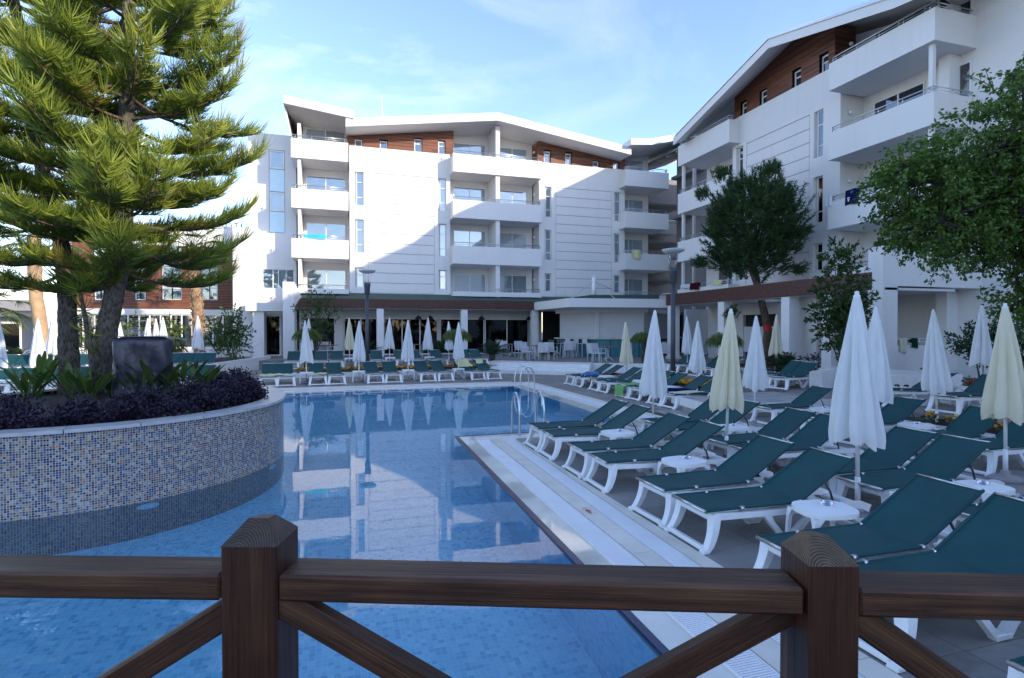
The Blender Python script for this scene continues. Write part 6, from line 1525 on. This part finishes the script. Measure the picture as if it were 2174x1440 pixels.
# ---- planter plants: purple shrubs and broad leaved clumps
def bushmass(x, y, r_, h, mat, n, label, name='purple_shrub', cat='shrub', ll=.05, lw=.03, zb=.78, group='purple leaved shrubs in the round planter'):
    t = thing(name, label, cat, (x,y,zb), 0, group); C = []; D = []; b = MB()
    for i in range(n):
        a = rnd.uniform(0,6.28); el = abs(rnd.gauss(.75,.45)); d = np.array([math.cos(a)*math.cos(el), math.sin(a)*math.cos(el), math.sin(el)]); l = rnd.uniform(.55,1.12)
        e = d*np.array([r_,r_,h])*l; 
        if i % 4 == 0: b.tube([(0,0,0), tuple(e*.6+np.array([0,0,.03])), tuple(e)], [.008,.005,.002], 4, cap=False)
        for k in range(11): u = .55+.5*k/11; C.append(e*u+nr.normal(size=3)*.028); D.append(d+nr.normal(size=3)*.8)
    foliage('foliage', leaves(np.array(C), nr.uniform(ll*.6,ll*1.2,len(C)), lw, np.array(D)), mat, t); obj('twigs', b, M['bark'], t)
k = 0
words = ['front','front right','right','far right','back right','back','middle','left front','left']
for ring, (off, n_) in enumerate(((-.52,17),(-1.05,10))):
    for i in range(n_):
        a = -math.pi*.98+i*(math.pi*1.28)/(n_-1); x, y = ppt(a, off+rnd.uniform(-.08,.08))
        if ring == 1 and math.sin(a) > .3: continue
        hh = rnd.uniform(.26,.42)+(.16 if a > -.55 else 0)
        bushmass(x, y, rnd.uniform(.28,.40) if ring == 0 else .40, hh*rnd.uniform(.8,1.15), 'purple', 210, 'dark purple leaved shrub in the %s ring of the planter, %s from the left' % (('outer','inner')[ring], (ordn+['thirteenth','fourteenth','fifteenth','sixteenth','seventeenth'])[i]))
for i in range(26):
    a = rnd.uniform(-3.1,.4); x, y = ppt(a, -.38); C = np.array([x-CX,y-CY,.80])+nr.normal(size=(60,3))*np.array([.12,.12,.05]); C[:,2] = np.maximum(.81, C[:,2])
    if i == 0: GC = [C]
    else: GC.append(C)
GC = np.concatenate(GC); tag(foliage('ground_cover', leaves(GC, .05, .03), 'shrub', pl), kind='stuff')
def clump(x, y, zb, n, ln, w, label, name='broad_leaved_plant', lean=.5):
    t = thing(name, label, 'plant', (x,y,zb), 0, 'broad leaved clumps in the round planter'); base = None
    for i in range(n):
        a = 2.4*i+rnd.uniform(-.3,.3); l = ln*rnd.uniform(.7,1.15); le = lean*rnd.uniform(.5,1.3); ww = w*rnd.uniform(.8,1.2); bend = rnd.uniform(.1,.5)
        def fn(u, v):
            if u < .45: wd = .012+.01*u; 
            else: s = (u-.45)/.55; wd = .022+ww*math.sin(math.pi*min(1,s*.93+.05))**.8
            r_ = l*(le*u+bend*le*u*u); z = l*(u*(1-.25*le)-.25*bend*u*u)
            return (r_, (v-.5)*wd, z+abs(v-.5)*wd*.5)
        obj('leaf', MB().sheet(fn, 10, 4), M['broad'], t, (0,0,0), (0,0,a)).data.color_attributes.new('tone','FLOAT_COLOR','POINT').data.foreach_set('color', np.tile([rnd.random()]*3+[1.0], 55).astype(np.float32))
for i, (px, py, t_, l, lab) in enumerate(((85,850,10.0,1.0,'left of the left trunk'),(150,850,9.6,.75,'in front of the left trunk'),(60,860,9.2,.7,'nearest the left edge'),(235,850,9.8,.6,'at the foot of the right trunk'),(300,850,9.6,.85,'in front of the covered stack, left one'),(335,850,9.7,.9,'in front of the covered stack, right one'),(385,845,9.8,.85,'right of the covered stack, first one'),(425,845,9.9,.8,'right of the covered stack, farthest one'),(190,850,9.3,.7,'between the two trunks'))):
    x, y, _ = rel(px, py, t_); clump(x, y, .78, 15, l*.9, .075, 'broad leaved green plant in the planter, '+lab)
x, y, _ = rel(490,765,26.5); clump(x, y, .5, 26, 1.3, .02, 'grassy spiky plant in the white bed by the left path', 'spiky_plant', .6)
x, y, _ = rel(470,760,27.5); clump(x, y, .5, 9, 1.7, .16, 'tall paddle leaved plant by the left path', 'paddle_plant', .45)

# ---- marigold beds
def bed(name, pts, z0, z1, label, nflow, cols=('marigold','yellow_flower'), fr=.035, green=500):
    t = thing(name, label, 'flower bed', (0,0,0)); cx = sum(p[0] for p in pts)/len(pts); cy = sum(p[1] for p in pts)/len(pts)
    obj('kerb', MB().prism(pts, z0-.1, z1), M['white_stone'], t); obj('soil', MB().prism([(x+(cx-x)*.04, y+(cy-y)*.12) for x, y in pts], z1-.05, z1+.01), M['soil'], t)
    (x0,y0),(x1,y1),(x2,y2),(x3,y3) = pts
    def rp():
        u, v = rnd.uniform(.02,.98), rnd.uniform(.15,.85); return ((x0*(1-u)+x1*u)*(1-v)+(x3*(1-u)+x2*u)*v, (y0*(1-u)+y1*u)*(1-v)+(y3*(1-u)+y2*u)*v)
    C = np.array([(*rp(), z1+rnd.uniform(.01,.16)) for _ in range(green)]); tag(foliage('leaves', leaves(C, .09, .05), 'shrub', t), kind='stuff')
    for ci, c in enumerate(cols):
        b = MB()
        for i in range(nflow//len(cols)):
            x, y = rp(); z = z1+rnd.uniform(.12,.22); r_ = fr*rnd.uniform(.8,1.25); b.lathe([(0,z-r_*.5),(r_*.8,z-r_*.35),(r_,z),(r_*.75,z+r_*.45),(0,z+r_*.65)], 7, x, y)
        tag(obj('blossoms', b, M[c], t), kind='stuff')
bed('marigold_bed', [(-1.9,25.35),(7.0,25.9),(7.0,26.15),(-1.9,25.95)], 0, .20, 'long marigold bed between the two rows of loungers across the pool', 420, ('marigold','marigold','yellow_flower'), .045, 1500)
bed('marigold_bed', [(10.35,13.0),(11.3,13.0),(11.3,20.0),(10.55,20.0)], 0, .16, 'marigold bed behind the loungers right of the far pool', 620, fr=.04, green=1600)
bed('marigold_bed', [(11.0,4.5),(11.49,4.5),(11.49,9.2),(11.0,9.2)], 0, .18, 'narrow marigold bed below the raised terrace at the right', 60, ('marigold','yellow_flower'), .045, 300)
a = onY(1908,800,14.0)[0]; c = onY(1946,800,14.0)[0]
bed('flower_bed', [(a,13.0),(c,13.0),(c,13.45),(a,13.45)], .3, .62, 'terracotta edged bed of yellow flowers at the foot of the white pillar', 50, ('yellow_flower','marigold'), .05, 200)
bx_ = thing('planting_trough', 'white trough of orange flowers right of the white pillar', 'planter', (0,0,0)); a = onY(1948,800,13.2)[0]; obj('trough', MB().box(a,13.0,.3,a+1.6,13.45,.75), M['white_stone'], bx_)
bed('marigold_bed', [(-13.5,24.4),(-5.6,24.7),(-5.6,25.1),(-13.5,24.8)], 0, .25, 'sunlit marigold bed between the left lounger rows', 300, fr=.05, green=900)
bed('flower_bed', [(-11.5,28.6),(-9.4,28.6),(-9.4,29.4),(-11.5,29.4)], .3, .55, 'sunlit mixed flower bed behind the left parasols', 150, ('red_flower','yellow_flower'), .05, 700)
x, y, _ = rel(2062,800,13.5); gp = thing('potted_geranium', 'red geranium in a white pot near the right edge', 'potted plant', (x,y,.3)); obj('pot', MB().lathe([(.0,0),(.12,0),(.17,.3),(.15,.3),(.13,.25),(0,.25)], 16), M['white_stone'], gp)
foliage('leaves', leaves(np.array([0,0,.36])+nr.normal(size=(160,3))*.08, .08, .06), 'broad', gp); b = MB()
for i in range(12): b.lathe([(0,-.02),(.035,0),(0,.03)], 7); 
for i in range(14):
    p = nr.normal(size=3)*.08+np.array([0,0,.46]); b.lathe([(0,p[2]-.03),(.04,p[2]),(0,p[2]+.03)], 7, p[0], p[1])
obj('blossoms', b, M['red_flower'], gp)
# white path bed at the left, planter walls
wb = thing('white_bed_wall', 'low white wall of the planted bed beside the left path', 'low wall', (0,0,0))
obj('wall', MB().prism([(-6.1,26.5),(-4.9,26.5),(-3.6,33.5),(-3.9,33.5),(-5.1,26.8),(-6.1,26.8)], 0, .62), M['white_stone'], wb); obj('soil', MB().prism([(-6.1,26.8),(-5.1,26.8),(-3.95,33.4),(-6.1,33.4)], .3,.55), M['soil'], wb)
bed('yellow_bed', [(-5.4,24.4),(-4.2,24.4),(-4.2,24.9),(-5.4,24.9)], 0, .15, 'small patch of yellow flowers at the corner of the left path', 60, ('yellow_flower','yellow_flower'), .05, 500)
rw = thing('low_white_wall', 'low white wall end beside the right terrace step', 'low wall', (0,0,0))
x0, y0 = onZ(1718,832,.3); obj('wall', MB().prism([(x0,y0),(x0+.35,y0-.1),(x0+2.8,y0+1.3),(x0+2.6,y0+1.6)], .0, .86), M['white_stone'], rw)
x0, y0 = onZ(1866,836,.3); wp_ = thing('white_plinth', 'white low plinth wall behind the sandals', 'low wall', (0,0,0)); obj('wall', MB().prism([(x0,y0),(x0+2.6,y0-.35),(x0+2.8,y0+1.8),(x0+.3,y0+2.2)], .3, .78), M['white_stone'], wp_)
x0, _ = onY(527,750,31.5); ps = thing('parasol_stand', 'small white folded clothes stand by the left entrance', 'stand', (x0+.2,31.5,.45)); obj('feet', MB().tube([(-.25,0,.0),(-.2,0,.12),(.2,0,.12),(.25,0,0)], .025, 6).tube([(0,-.2,0),(0,0,.12),(0,.2,0)], .025, 6), M['white_frame'], ps); obj('column', MB().tube([(0,0,.1),(0,0,.9),(0,0,1.0)], [.07,.05,.01], 8), M['white_frame'], ps)

# trees closing the garden behind the camera (seen in the window reflections)
C = []; 
for i in range(46):
    cx = -46+i*1.7+rnd.uniform(-.6,.6); hh = rnd.uniform(4.5,9.0); cy = -36+rnd.uniform(-3,2)
    for k in range(130): d = unit(nr.normal(size=3)); C.append((cx+d[0]*1.7, cy+d[1]*1.5, hh*.55+d[2]*hh*.48))
tag(foliage('tree_belt', leaves(np.array(C), .85, .6), 'dark_shrub'), kind='stuff')
